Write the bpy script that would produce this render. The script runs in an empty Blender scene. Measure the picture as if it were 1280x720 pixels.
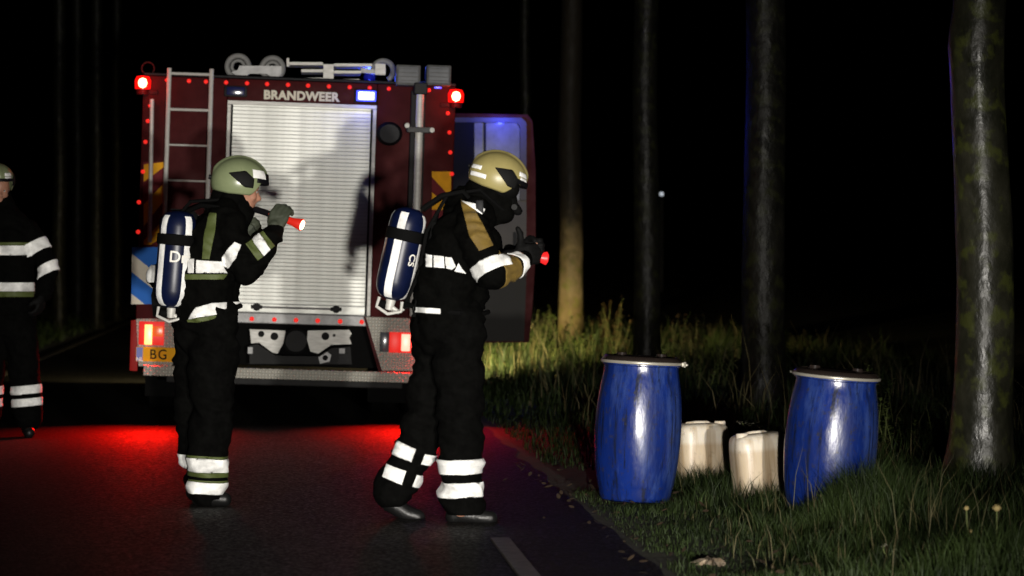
import bpy, bmesh, math, random
import numpy as np
from mathutils import Vector, Matrix, noise, Quaternion
R = math.radians
random.seed(7); np.random.seed(7)
sc = bpy.context.scene
col = sc.collection

# ------------------------------------------------------------ camera
FPX = 3700.0; YAW = math.atan(290/FPX); CAMH = 1.32; HORY = 324.0; VPX = 350.0
cam_d = bpy.data.cameras.new('camera'); cam = bpy.data.objects.new('camera', cam_d); col.objects.link(cam)
cam.location = (0, 0, CAMH); cam.rotation_euler = (R(90), 0, -YAW)
cam_d.sensor_width = 36; cam_d.lens = 36*FPX/1280; cam_d.shift_y = -36/1280
cam_d.clip_start = .5; cam_d.clip_end = 3000
cam_d.dof.use_dof = True; cam_d.dof.focus_distance = 17.0; cam_d.dof.aperture_fstop = 3.5
sc.camera = cam
sc.render.resolution_x = 1024; sc.render.resolution_y = 576
# ------------------------------------------------------------ world, light, exposure (night)
w = bpy.data.worlds.new('World'); sc.world = w; w.use_nodes = True
nt = w.node_tree; bg = nt.nodes['Background']
sky = nt.nodes.new('ShaderNodeTexSky'); sky.sky_type = 'NISHITA'; sky.sun_disc = False
sky.sun_elevation = R(-6); sky.sun_rotation = R(200)
nt.links.new(sky.outputs[0], bg.inputs[0]); bg.inputs[1].default_value = 0.05
vs = sc.view_settings; vs.view_transform = 'Standard'; vs.look = 'None'; vs.exposure = 0; vs.gamma = 1
sc.cycles.use_denoising = True
sc.cycles.max_bounces = 5; sc.cycles.sample_clamp_indirect = 4

def spot(name, loc, aim, watts, colr, size, blend, rad=.05, parent=None):
    l = bpy.data.lights.new(name, 'SPOT'); l.energy = watts; l.color = colr; l.spot_size = R(size); l.spot_blend = blend
    l.shadow_soft_size = rad
    o = bpy.data.objects.new(name, l); col.objects.link(o); o.location = loc
    o.rotation_euler = (Vector(aim)-Vector(loc)).to_track_quat('-Z', 'Y').to_euler()
    if parent: o.parent = parent
    return o
def point(name, loc, watts, colr, rad=.03, parent=None):
    l = bpy.data.lights.new(name, 'POINT'); l.energy = watts; l.color = colr; l.shadow_soft_size = rad
    o = bpy.data.objects.new(name, l); col.objects.link(o); o.location = loc
    if parent: o.parent = parent
    return o
# the two headlights of the car the picture was taken beside
KEY = 9200
spot('car_headlight_lamp', (.42, -1.0, .80), (.55, 24, 1.15), KEY, (1, .95, .87), 25, 1.0, .075)
spot('car_headlight_lamp', (1.85, -1.0, .80), (1.2, 24, 1.15), KEY, (1, .95, .87), 25, 1.0, .075)

# ------------------------------------------------------------ helpers
def Wp(px, py, s):
    """point of the place that lies on photo pixel (px,py) at a scale of s pixels per metre"""
    d = FPX/s; r = (px-640)/s
    return Vector((math.sin(YAW)*d+math.cos(YAW)*r, math.cos(YAW)*d-math.sin(YAW)*r, CAMH+(HORY-py)/s))
def gz(x, y):
    """height of the verge"""
    if -3.4 <= x <= 1.6: return 0.0
    t = min(1, (x-1.6)/1.2) if x > 1.6 else min(1, (-3.4-x)/1.2)
    n = noise.noise(Vector((x*.7, y*.5, 0)))*.05+noise.noise(Vector((x*2.3, y*1.9, 4)))*.02
    far = 0
    if x > 6: far = -.25*min(1, (x-6)/2)
    n += .085*math.exp(-((x-2.80)**2/.16+(y-14.25)**2/.10))
    return t*(n-.01)+far
def tag(o, label=None, cat=None, group=None, kind=None):
    if label: o['label'] = label
    if cat: o['category'] = cat
    if group: o['group'] = group
    if kind: o['kind'] = kind
    return o
def empty(name, loc, label, cat, group=None, rot=(0,0,0)):
    o = bpy.data.objects.new(name, None); col.objects.link(o); o.location = loc; o.rotation_euler = rot
    o.empty_display_size = .2
    return tag(o, label, cat, group)
def link(name, me, m, parent=None, smooth=False):
    if m is not None:
        me.materials.clear(); me.materials.append(m)
    if smooth: me.polygons.foreach_set('use_smooth', [True]*len(me.polygons))
    o = bpy.data.objects.new(name, me); col.objects.link(o)
    if parent: o.parent = parent
    return o
def dup(o, parent=None, loc=None, rot=None):
    c = o.copy(); col.objects.link(c)
    if parent is not None: c.parent = parent
    if loc is not None: c.location = loc
    if rot is not None: c.rotation_euler = rot
    for ch in list(o.children): dup(ch, c)
    return c

class MB:
    def __init__(s): s.v = []; s.f = []
    def add(s, vs, fs):
        n = len(s.v); s.v += [tuple(p) for p in vs]; s.f += [tuple(i+n for i in f) for f in fs]; return s
    def box(s, x0, x1, y0, y1, z0, z1, M=None, ch=0.0):
        if ch <= 0:
            vs = [Vector((x, y, z)) for x in (x0, x1) for y in (y0, y1) for z in (z0, z1)]
            fs = [(0,1,3,2),(4,6,7,5),(0,4,5,1),(2,3,7,6),(0,2,6,4),(1,5,7,3)]
        else:
            bm = bmesh.new(); bmesh.ops.create_cube(bm, size=1)
            for v in bm.verts: v.co = Vector(((x0+x1)/2+v.co.x*(x1-x0), (y0+y1)/2+v.co.y*(y1-y0), (z0+z1)/2+v.co.z*(z1-z0)))
            bmesh.ops.bevel(bm, geom=list(bm.edges), offset=ch, segments=2, affect='EDGES', profile=.6)
            bm.verts.index_update(); vs = [v.co.copy() for v in bm.verts]; fs = [[v.index for v in f.verts] for f in bm.faces]; bm.free()
        if M: vs = [M @ v for v in vs]
        return s.add(vs, fs)
    def tube(s, pts, rs, n=10, caps=True):
        pts = [Vector(p) for p in pts]
        if not hasattr(rs, '__len__'): rs = [rs]*len(pts)
        base = len(s.v); up = None
        for i, p in enumerate(pts):
            d = (pts[min(i+1, len(pts)-1)]-pts[max(i-1, 0)]).normalized()
            if up is None:
                up = Vector((0,0,1)) if abs(d.z) < .9 else Vector((1,0,0))
            e1 = (up-d*up.dot(d)).normalized(); e2 = d.cross(e1); up = e1
            for k in range(n):
                a = 2*math.pi*k/n; s.v.append(tuple(p+(e1*math.cos(a)+e2*math.sin(a))*rs[i]))
        for i in range(len(pts)-1):
            for k in range(n):
                a = base+i*n+k; b = base+i*n+(k+1) % n
                s.f.append((a, b, b+n, a+n))
        if caps:
            s.f.append(tuple(base+k for k in range(n))[::-1]); e = base+(len(pts)-1)*n
            s.f.append(tuple(e+k for k in range(n)))
        return s
    def lathe(s, prof, n=32, M=None):
        base = len(s.v)
        for r, z in prof:
            for k in range(n):
                a = 2*math.pi*k/n; v = Vector((r*math.cos(a), r*math.sin(a), z))
                s.v.append(tuple(M @ v if M else v))
        for i in range(len(prof)-1):
            for k in range(n):
                a = base+i*n+k; b = base+i*n+(k+1) % n
                s.f.append((a, b, b+n, a+n))
        s.f.append(tuple(base+k for k in range(n))[::-1]); e = base+(len(prof)-1)*n
        s.f.append(tuple(e+k for k in range(n)))
        return s
    def prism(s, pts, a, b, f):
        """polygon pts (2-D) between depths a and b; f maps (u,v,depth) to a point"""
        n = len(pts); base = len(s.v)
        for d in (a, b):
            for u, v in pts: s.v.append(tuple(f(u, v, d)))
        s.f.append(tuple(range(base, base+n))); s.f.append(tuple(range(base+n, base+2*n))[::-1])
        for i in range(n):
            j = (i+1) % n; s.f.append((base+i, base+n+i, base+n+j, base+j))
        return s
    def mesh(s, name):
        me = bpy.data.meshes.new(name); me.from_pydata(s.v, [], s.f)
        bm = bmesh.new(); bm.from_mesh(me); bmesh.ops.recalc_face_normals(bm, faces=bm.faces); bm.to_mesh(me); bm.free()
        return me
    def build(s, name, m, parent=None, smooth=False):
        o = link(name, s.mesh(name), m, parent, smooth)
        if smooth:
            o.data.set_sharp_from_angle(angle=R(40))
        return o

def mat(name, c, rough=.6, metal=0.0, c2=None, scale=8, bump=0, bscale=60, spec=.5, coat=0, emit=None, es=0, rvar=0, det=5, stretch=None, trans=0, sss=0):
    m = bpy.data.materials.new(name); m.use_nodes = True; t = m.node_tree; p = t.nodes['Principled BSDF']
    p.inputs['Base Color'].default_value = (*c, 1); p.inputs['Roughness'].default_value = rough
    p.inputs['Metallic'].default_value = metal; p.inputs['Specular IOR Level'].default_value = spec if 'black' not in name else min(spec, .15)
    if coat: p.inputs['Coat Weight'].default_value = coat
    if trans: p.inputs['Transmission Weight'].default_value = trans
    if sss:
        p.inputs['Subsurface Weight'].default_value = sss; p.inputs['Subsurface Radius'].default_value = (.05, .04, .02)
    if emit: p.inputs['Emission Color'].default_value = (*emit, 1); p.inputs['Emission Strength'].default_value = es
    tc = t.nodes.new('ShaderNodeTexCoord'); src = tc.outputs['Object']
    if stretch:
        mp = t.nodes.new('ShaderNodeMapping'); mp.inputs['Scale'].default_value = stretch
        t.links.new(src, mp.inputs[0]); src = mp.outputs[0]
    if c2 or rvar:
        n = t.nodes.new('ShaderNodeTexNoise'); n.inputs['Scale'].default_value = scale; n.inputs['Detail'].default_value = det
        n.inputs['Roughness'].default_value = .65
        t.links.new(src, n.inputs['Vector'])
        cr = t.nodes.new('ShaderNodeValToRGB'); cr.color_ramp.elements[0].position = .32; cr.color_ramp.elements[1].position = .68
        t.links.new(n.outputs[0], cr.inputs[0])
        if c2:
            cr.color_ramp.elements[0].color = (*c, 1); cr.color_ramp.elements[1].color = (*c2, 1)
            t.links.new(cr.outputs[0], p.inputs['Base Color'])
        if rvar:
            mr = t.nodes.new('ShaderNodeMapRange'); mr.inputs[3].default_value = max(.02, rough-rvar); mr.inputs[4].default_value = min(1, rough+rvar)
            t.links.new(n.outputs[0], mr.inputs[0]); mr.inputs[1].default_value = .3; mr.inputs[2].default_value = .7
            t.links.new(mr.outputs[0], p.inputs['Roughness'])
    if bump:
        b = t.nodes.new('ShaderNodeBump'); b.inputs['Strength'].default_value = 1; b.inputs['Distance'].default_value = bump
        n2 = t.nodes.new('ShaderNodeTexNoise'); n2.inputs['Scale'].default_value = bscale; n2.inputs['Detail'].default_value = 4
        t.links.new(src, n2.inputs['Vector']); t.links.new(n2.outputs[0], b.inputs['Height']); t.links.new(b.outputs[0], p.inputs['Normal'])
    return m

M = {}
M['asphalt'] = mat('wet_asphalt', (.008,.0075,.006), .6, c2=(.014,.013,.011), scale=2.5, bump=.005, bscale=60, rvar=.12, spec=.13)
def grit(m):
    t = m.node_tree; p = t.nodes['Principled BSDF']; old = p.inputs['Base Color'].links[0].from_socket
    tc = t.nodes.new('ShaderNodeTexCoord'); v = t.nodes.new('ShaderNodeTexVoronoi'); v.inputs['Scale'].default_value = 70; t.links.new(tc.outputs['Object'], v.inputs['Vector'])
    sp = t.nodes.new('ShaderNodeSeparateColor'); t.links.new(v.outputs['Color'], sp.inputs[0])
    r = t.nodes.new('ShaderNodeValToRGB'); e = r.color_ramp.elements; e[0].position = .0; e[0].color = (.35,.35,.35,1); e[1].position = 1; e[1].color = (3.2,3,2.8,1); x = e.new(.82); x.color = (1.0,1.0,1.0,1); t.links.new(sp.outputs[0], r.inputs[0])
    mx = t.nodes.new('ShaderNodeMix'); mx.data_type = 'RGBA'; mx.blend_type = 'MULTIPLY'; mx.inputs[0].default_value = 1; t.links.new(old, mx.inputs[6]); t.links.new(r.outputs[0], mx.inputs[7]); t.links.new(mx.outputs[2], p.inputs['Base Color'])
    mr = t.nodes.new('ShaderNodeMapRange'); mr.inputs[3].default_value = .5; mr.inputs[4].default_value = .9; t.links.new(sp.outputs[1], mr.inputs[0]); t.links.new(mr.outputs[0], p.inputs['Roughness'])
grit(M['asphalt'])
M['soil'] = mat('verge_soil', (.018,.016,.010), .95, c2=(.035,.04,.015), scale=3, bump=.02, bscale=14)
M['grass'] = mat('grass', (.006,.012,.003), .6, c2=(.032,.052,.012), scale=2.6, spec=.2)
M['drygrass'] = mat('dry_grass', (.11,.085,.04), .7, c2=(.05,.055,.02), scale=7, spec=.3)
M['leaf'] = mat('weed_leaf', (.05,.09,.02), .6, c2=(.11,.13,.035), scale=12, spec=.3)
M['rust_leaf'] = mat('rusty_leaf', (.12,.05,.02), .7, c2=(.09,.08,.03), scale=12)
M['treeleaf'] = mat('tree_leaf', (.03,.05,.014), .6, c2=(.06,.08,.025), scale=3)
M['paint'] = mat('white_road_paint', (.20,.185,.16), .6, c2=(.10,.09,.08), scale=14, spec=.2, bump=.001, bscale=200)
M['red'] = mat('fire_red_paint', (.050,.0055,.006), .5, c2=(.032,.004,.0045), scale=5, spec=.04, rvar=.1)
M['alu'] = mat('brushed_aluminium', (.50,.49,.46), .55, .15, c2=(.40,.39,.36), scale=14, rvar=.08, stretch=(1,1,6))
M['slat'] = mat('shutter_slat', (.74,.75,.70), .55, .3, c2=(.60,.61,.57), scale=5, rvar=.08, bump=.0006, bscale=30)
M['greymetal'] = mat('grey_metal', (.26,.26,.26), .5, .3, c2=(.15,.15,.15), scale=12, bump=.001)
M['blackmetal'] = mat('black_metal', (.004,.004,.004), .6, 0, c2=(.009,.009,.009), scale=9)
M['rubber'] = mat('rubber', (.003,.003,.003), .8, bump=.001, spec=.04)
M['dark'] = mat('dark_plastic', (.004,.004,.005), .5, spec=.12)
M['glass'] = mat('dusty_glass', (.04,.045,.055), .15, c2=(.09,.095,.105), scale=6, spec=.4)
M['doorgrey'] = mat('grey_door_trim', (.085,.078,.066), .6, c2=(.07,.065,.056), scale=6, spec=.1)
M['doordark'] = mat('dark_door_trim', (.022,.021,.019), .6, spec=.1)
M['white'] = mat('white_print', (.72,.70,.64), .5)
M['yellow'] = mat('yellow_reflective', (.62,.30,.008), .6, c2=(.50,.24,.008), scale=16, spec=.08)
M['stripered'] = mat('red_reflective', (.10,.008,.012), .6, spec=.08)
M['blue'] = mat('blue_reflective', (.02,.12,.45), .6, spec=.08)
M['cream'] = mat('white_reflective', (.60,.56,.46), .6, spec=.08)
M['plate'] = mat('yellow_plate', (.75,.36,.01), .6, spec=.08)
M['plateblue'] = mat('plate_blue', (.02,.05,.35), .45)
M['black'] = mat('black_print', (.003,.003,.003), .7)
M['jacket'] = mat('black_turnout_cloth', (.0010,.0010,.0009), .85, c2=(.0022,.0022,.0019), scale=30, bump=.004, bscale=28, spec=.03)
M['trousers'] = mat('charcoal_turnout_cloth', (.0013,.0013,.0012), .9, c2=(.0028,.0028,.0026), scale=24, bump=.004, bscale=24, spec=.03)
M['reflect'] = mat('silver_reflective_tape', (.97,.97,.95), .6, c2=(.50,.50,.49), scale=9, bump=.006, bscale=22)
M['trim'] = mat('lime_trim', (.065,.085,.018), .7, c2=(.05,.065,.012), scale=20)
M['ochre'] = mat('ochre_patch', (.16,.10,.012), .8, c2=(.10,.062,.01), scale=18, bump=.002, bscale=60)
M['helmet'] = mat('cream_helmet', (.30,.255,.10), .4, c2=(.25,.21,.08), scale=9, rvar=.06)
M['helmetgreen'] = mat('luminous_helmet', (.19,.22,.12), .3, c2=(.16,.19,.10), scale=9, rvar=.05)
M['skin'] = mat('skin', (.35,.18,.12), .5, c2=(.30,.14,.09), scale=14, sss=.1)
M['eyewhite'] = mat('eye_white', (.6,.58,.55), .3)
M['glove'] = mat('black_glove', (.004,.004,.004), .7, bump=.002, bscale=60, spec=.08)
M['glovegreen'] = mat('olive_glove', (.028,.034,.02), .75, bump=.002, bscale=60)
M['boot'] = mat('boot_leather', (.004,.004,.004), .4, c2=(.007,.007,.007), scale=20, bump=.002, bscale=50, spec=.3)
M['navy'] = mat('navy_cylinder', (.003,.006,.03), .35, c2=(.002,.004,.018), scale=10, spec=.25)
M['torchred'] = mat('torch_red_cone', (.35,.01,.006), .4, emit=(1,.03,.01), es=.28)
M['torchlens'] = mat('lit_torch_lens', (.9,.8,.7), .3, emit=(1,.42,.22), es=3.2)
M['torchdim'] = mat('torch_red_tip', (.4,.01,.01), .4, emit=(1,.02,.02), es=.7)
M['redlamp'] = mat('lit_red_beacon', (.5,.02,.01), .3, emit=(1,.28,.12), es=14)
M['redhalo'] = mat('red_beacon_glass', (.4,.005,.005), .2, emit=(1,.005,.003), es=1.4)
M['marker'] = mat('lit_red_marker', (.5,.01,.01), .3, emit=(1,.03,.02), es=.75)
M['bluelamp'] = mat('lit_blue_strobe', (.1,.1,.5), .3, emit=(.03,.05,1), es=2.2)
M['bluecore'] = mat('lit_strobe_core', (.5,.5,.9), .3, emit=(.42,.48,1), es=4)
M['blueoff'] = mat('blue_lens', (.01,.012,.06), .15)
M['tailhot'] = mat('lit_brake_lens', (.5,.02,.01), .3, emit=(1,.22,.06), es=6)
M['tailhot2'] = mat('lit_right_brake_lens', (.5,.02,.01), .3, emit=(1,.085,.06), es=9)
M['tail'] = mat('red_tail_lens', (.16,.004,.004), .35, spec=.2, emit=(1,.02,.01), es=.7)
M['amber'] = mat('amber_lens', (.5,.1,.01), .25, emit=(1,.12,.01), es=.6)
M['headlamp'] = mat('lit_headlamp', (.9,.85,.7), .3, emit=(1,.85,.6), es=6)
M['drum'] = mat('blue_drum', (.006,.024,.18), .3, c2=(.003,.012,.09), scale=5, rvar=.17, bump=.006, bscale=10, spec=.5, stretch=(1,1,.35))
def scuff(m, c, lo, hi, sc_, st):
    t = m.node_tree; p = t.nodes['Principled BSDF']; old = p.inputs['Base Color'].links[0].from_socket
    tc = t.nodes.new('ShaderNodeTexCoord'); mp = t.nodes.new('ShaderNodeMapping'); mp.inputs['Scale'].default_value = st; t.links.new(tc.outputs['Object'], mp.inputs[0])
    n = t.nodes.new('ShaderNodeTexNoise'); n.inputs['Scale'].default_value = sc_; n.inputs['Detail'].default_value = 8; n.inputs['Roughness'].default_value = .75; t.links.new(mp.outputs[0], n.inputs[0])
    r = t.nodes.new('ShaderNodeValToRGB'); r.color_ramp.elements[0].position = lo; r.color_ramp.elements[1].position = hi; r.color_ramp.elements[1].color = (.8,.8,.8,1); t.links.new(n.outputs[0], r.inputs[0])
    mx = t.nodes.new('ShaderNodeMix'); mx.data_type = 'RGBA'; t.links.new(r.outputs[0], mx.inputs[0]); t.links.new(old, mx.inputs[6]); mx.inputs[7].default_value = (*c, 1)
    t.links.new(mx.outputs[2], p.inputs['Base Color'])
scuff(M['drum'], (.05,.09,.26), .50, .72, 5, (1.4,1.4,.22))
scuff(M['drum'], (.006,.008,.012), .53, .60, 9, (2.2,2.2,.12))
scuff(M['drum'], (.03,.028,.02), .56, .66, 26, (1,1,1))
M['drumlid'] = mat('dark_lid', (.022,.016,.013), .25, rvar=.1, c2=(.014,.010,.009), spec=.5)
M['ring'] = mat('clamp_ring', (.42,.40,.34), .35, .4, c2=(.40,.37,.31), scale=20)
M['seed'] = mat('seed_head', (.42,.34,.14), .8, c2=(.28,.2,.08), scale=60)
M['petal'] = mat('pale_petal', (.5,.48,.36), .7)
M['pink'] = mat('pink_petal', (.42,.16,.14), .7)
M['stem'] = mat('stem', (.09,.11,.03), .7)
M['litter'] = mat('pale_litter', (.42,.35,.26), .8, c2=(.22,.15,.09), scale=30, bump=.004, bscale=40)
M['distant'] = mat('distant_lamp', (1,1,1), .5, emit=(.85,.92,1), es=1.2)

# tread plate: raised bars in a diamond lattice
def tread():
    m = mat('tread_plate', (.36,.35,.33), .55, .05); t = m.node_tree; p = t.nodes['Principled BSDF']
    tc = t.nodes.new('ShaderNodeTexCoord'); out = []
    for ang in (45, -45):
        mp = t.nodes.new('ShaderNodeMapping'); mp.inputs['Rotation'].default_value = (0, R(ang), 0)
        wv = t.nodes.new('ShaderNodeTexWave'); wv.wave_type = 'BANDS'; wv.bands_direction = 'X'; wv.inputs['Scale'].default_value = 9; wv.inputs['Distortion'].default_value = .6
        t.links.new(tc.outputs['Object'], mp.inputs[0]); t.links.new(mp.outputs[0], wv.inputs[0]); out.append(wv.outputs['Fac'])
    mx = t.nodes.new('ShaderNodeMath'); mx.operation = 'MULTIPLY'; t.links.new(out[0], mx.inputs[0]); t.links.new(out[1], mx.inputs[1])
    b = t.nodes.new('ShaderNodeBump'); b.inputs['Strength'].default_value = 1; b.inputs['Distance'].default_value = .012
    t.links.new(mx.outputs[0], b.inputs['Height']); t.links.new(b.outputs[0], p.inputs['Normal'])
    cr = t.nodes.new('ShaderNodeValToRGB'); cr.color_ramp.elements[0].color = (.27,.26,.225,1); cr.color_ramp.elements[1].color = (.60,.58,.50,1)
    t.links.new(mx.outputs[0], cr.inputs[0]); t.links.new(cr.outputs[0], p.inputs['Base Color'])
    return m
M['tread'] = tread()
# bark: smooth wet bark with horizontal lenticels, lichen patches
def bark(name, base, base2, lichen, rough=.38, spec=.12):
    m = mat(name, base, rough, c2=base2, scale=5, rvar=.12, bump=.02, bscale=11, spec=spec, stretch=(1,1,.7)); t = m.node_tree; p = t.nodes['Principled BSDF']
    tc = t.nodes.new('ShaderNodeTexCoord'); n = t.nodes.new('ShaderNodeTexNoise'); n.inputs['Scale'].default_value = 10; n.inputs['Detail'].default_value = 8
    t.links.new(tc.outputs['Object'], n.inputs[0])
    r = t.nodes.new('ShaderNodeValToRGB'); r.color_ramp.elements[0].position = .52; r.color_ramp.elements[1].position = .64
    t.links.new(n.outputs[0], r.inputs[0])
    mx = t.nodes.new('ShaderNodeMix'); mx.data_type = 'RGBA'
    old = p.inputs['Base Color'].links[0].from_socket
    t.links.new(r.outputs[0], mx.inputs[0]); t.links.new(old, mx.inputs[6]); mx.inputs[7].default_value = (*lichen, 1)
    t.links.new(mx.outputs[2], p.inputs['Base Color'])
    if 'mossy' in name:
        for q in t.nodes:
            if q.type == 'BUMP': q.inputs['Distance'].default_value = .011
    return m
M['bark'] = bark('wet_bark', (.003,.003,.0023), (.009,.0085,.006), (.012,.013,.005), .5, .16)
M['barkmoss'] = bark('mossy_bark', (.012,.013,.008), (.042,.041,.026), (.062,.07,.018), .38, .5)
M['bark2'] = bark('headlit_bark', (.13,.10,.05), (.22,.17,.09), (.17,.16,.05), .6)
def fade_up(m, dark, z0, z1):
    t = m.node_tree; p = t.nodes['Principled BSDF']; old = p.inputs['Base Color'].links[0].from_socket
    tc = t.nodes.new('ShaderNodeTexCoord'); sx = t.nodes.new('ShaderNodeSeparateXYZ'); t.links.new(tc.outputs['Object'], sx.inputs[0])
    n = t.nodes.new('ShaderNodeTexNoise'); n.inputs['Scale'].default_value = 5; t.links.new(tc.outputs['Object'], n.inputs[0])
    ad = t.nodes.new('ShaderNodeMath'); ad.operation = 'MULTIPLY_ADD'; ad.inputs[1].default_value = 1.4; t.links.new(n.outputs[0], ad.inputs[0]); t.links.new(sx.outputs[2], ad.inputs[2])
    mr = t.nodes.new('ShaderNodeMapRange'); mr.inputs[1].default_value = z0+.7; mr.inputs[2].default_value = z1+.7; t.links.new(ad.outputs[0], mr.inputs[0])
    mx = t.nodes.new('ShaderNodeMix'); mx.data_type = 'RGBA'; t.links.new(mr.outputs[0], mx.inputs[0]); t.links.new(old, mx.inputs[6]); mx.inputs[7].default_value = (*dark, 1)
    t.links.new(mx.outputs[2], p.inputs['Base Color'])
fade_up(M['bark2'], (.016,.013,.009), .5, 1.9)  # headlight cutoff painted into the bark: pale lit foot, dark trunk above
# jerrycan plastic: clearer above the liquid, tan below, dribbles
def canmat(name, level):
    m = mat(name, (.62,.57,.48), .38, sss=.15); t = m.node_tree; p = t.nodes['Principled BSDF']
    tc = t.nodes.new('ShaderNodeTexCoord'); sx = t.nodes.new('ShaderNodeSeparateXYZ'); t.links.new(tc.outputs['Object'], sx.inputs[0])
    r = t.nodes.new('ShaderNodeValToRGB'); e = r.color_ramp.elements
    e[0].position = level-.012; e[0].color = (.60,.49,.35,1); e[1].position = level+.012; e[1].color = (.72,.65,.54,1)
    t.links.new(sx.outputs[2], r.inputs[0])
    mp = t.nodes.new('ShaderNodeMapping'); mp.inputs['Scale'].default_value = (14,14,1.2); t.links.new(tc.outputs['Object'], mp.inputs[0])
    n = t.nodes.new('ShaderNodeTexNoise'); n.inputs['Scale'].default_value = 2; n.inputs['Detail'].default_value = 5; t.links.new(mp.outputs[0], n.inputs[0])
    mr = t.nodes.new('ShaderNodeValToRGB'); mr.color_ramp.elements[0].position = .45; mr.color_ramp.elements[1].position = .75
    t.links.new(n.outputs[0], mr.inputs[0])
    mx = t.nodes.new('ShaderNodeMix'); mx.data_type = 'RGBA'; mx.blend_type = 'MULTIPLY'
    t.links.new(mr.outputs[0], mx.inputs[0]); t.links.new(r.outputs[0], mx.inputs[6]); mx.inputs[7].default_value = (.62,.52,.40,1)
    t.links.new(mx.outputs[2], p.inputs['Base Color'])
    return m
M['can1'] = canmat('canister_plastic', .25); M['can2'] = canmat('canister_plastic', .31)
for k in ('can1', 'can2'): scuff(M[k], (.16,.12,.07), .58, .72, 14, (1,1,.6))

# ------------------------------------------------------------ ground
def grid_mesh(name, xs, ys, f):
    vs = [(x, y, f(x, y)) for y in ys for x in xs]; nx = len(xs)
    fs = [(j*nx+i, j*nx+i+1, (j+1)*nx+i+1, (j+1)*nx+i) for j in range(len(ys)-1) for i in range(nx-1)]
    me = bpy.data.meshes.new(name); me.from_pydata(vs, [], fs); return me
xs = [-1500, -400, -120, -50, -25, -15, -10]+[-8+.35*i for i in range(13)]+[-3.4, -1, 1.6]+[1.75+.2*i for i in range(28)]+[7.8, 9, 12, 18, 30, 60, 150, 500, 1500]
ys = [-300, -60, -10, 5]+[8+.5*i for i in range(85)]+[55, 65, 80, 110, 160, 250, 450, 900, 2500]
xs = sorted(set(xs))
tag(link('ground', grid_mesh('ground', xs, ys, lambda x, y: gz(x, y)-.004), M['soil'], smooth=True), kind='structure')
rys = [-40, 0, 10]+[12+2*i for i in range(30)]+[100, 200, 400]
def edge(y): return 1.6+noise.noise(Vector((0, y*1.3, 9)))*.06
vsr = []; 
rys2 = [-40, 0]+[10+.25*i for i in range(140)]+[50, 60, 80, 120, 200, 400]
for y in rys2: vsr += [(-3.4+noise.noise(Vector((3, y*1.1, 2)))*.05, y, .002), (-1, y, .002), (edge(y), y, .002)]
fsr = []
for j in range(len(rys2)-1):
    for i in range(2): fsr.append((3*j+i, 3*j+i+1, 3*j+i+4, 3*j+i+3))
me = bpy.data.meshes.new('road'); me.from_pydata(vsr, [], fsr)
tag(link('road', me, M['asphalt']), kind='structure')
def marking(x0, x1, y0, y1):
    m = MB(); m.box(x0, x1, y0, y1, .0, .014, ch=.004)
    tag(m.build('road_marking', M['paint']), kind='structure')
marking(.985, 1.075, 10.4, 13.86); marking(.985, 1.075, 5.0, 8.0)
marking(-3.2, -3.1, 10, 200)
# worn seam across the road
m = MB(); rnd = random.Random(3); pts = []
x = -2.2
while x < 1.5:
    y = 13.45+noise.noise(Vector((x*1.4, 0, 0)))*.18+(.05 if x > 0 else 0)
    pts.append((x, y)); x += .07
for (a, b) in zip(pts, pts[1:]):
    wv = .006+.012*abs(noise.noise(Vector((a[0]*3, 5, 0))))
    m.add([(a[0], a[1]-wv, .0035), (b[0], b[1]-wv, .0035), (b[0], b[1]+wv, .0035), (a[0], a[1]+wv, .0035)], [(0,1,2,3)])
tag(m.build('road_crack', M['blackmetal']), kind='structure')

# ------------------------------------------------------------ grass (nobody could count it)
def blades(name, regs, m, seed, parent=None):
    rg = np.random.RandomState(seed); V = []; F = []
    for (x0, x1, y0, y1, n, hmin, hmax, wd, keep) in regs:
        xx = rg.uniform(x0, x1, n); yy = rg.uniform(y0, y1, n)
        for x, y in zip(xx, yy):
            cl = noise.noise(Vector((x*2.2, y*1.8, seed)))
            if keep and cl < keep and rg.rand() < .75: continue
            if x < 1.62+.35*max(0, noise.noise(Vector((x*1.1, y*1.2, 2))))+.1*rg.rand() and x > 0: continue
            ed = min(1, max(.4, abs(x-1.6)/1.0)) if x > 0 else 1
            h = rg.uniform(hmin, hmax)*(.55+1.3*max(0, cl+.15))*ed
            a = rg.uniform(0, 6.283); ln = rg.uniform(.1, .6)*h; z = gz(x, y)-.01
            dx, dy = math.cos(a), math.sin(a); b = rg.uniform(0, 6.283); px, py = math.cos(b)*wd/2, math.sin(b)*wd/2
            i = len(V)
            V += [(x-px, y-py, z), (x+px, y+py, z), (x-px*.8+dx*ln*.3, y-py*.8+dy*ln*.3, z+h*.55), (x+px*.8+dx*ln*.3, y+py*.8+dy*ln*.3, z+h*.55), (x+dx*ln, y+dy*ln, z+h*rg.uniform(.85, 1))]
            F += [(i, i+1, i+3, i+2), (i+2, i+3, i+4)]
    me = bpy.data.meshes.new(name); me.from_pydata(V, [], F)
    return link(name, me, m)
g = blades('verge_grass', [
    (1.6, 2.6, 12.0, 17, 11000, .05, .13, .0035, .0), (2.3, 5.0, 11.8, 14.8, 30000, .07, .25, .0040, -.12), (2.3, 3.3, 14.0, 14.62, 5200, .10, .24, .0042, None), (2.2, 5.2, 14.8, 18.5, 26000, .06, .22, .0045, -.15),
    (1.7, 5.6, 18.5, 25, 12000, .08, .26, .008, None), (1.7, 8, 25, 34, 12000, .12, .34, .012, None), (1.75, 9, 34, 48, 14000, .15, .42, .018, None)], M['grass'], 11)
tag(g, 'green grass growing on the right roadside verge', 'grass', kind='stuff')
g = blades('left_grass', [(-9, -3.5, 24, 60, 9000, .1, .3, .02, None)], M['grass'], 12); g.name = 'grass'
tag(g, 'dim green grass growing on the left roadside verge', 'grass', kind='stuff')
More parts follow.
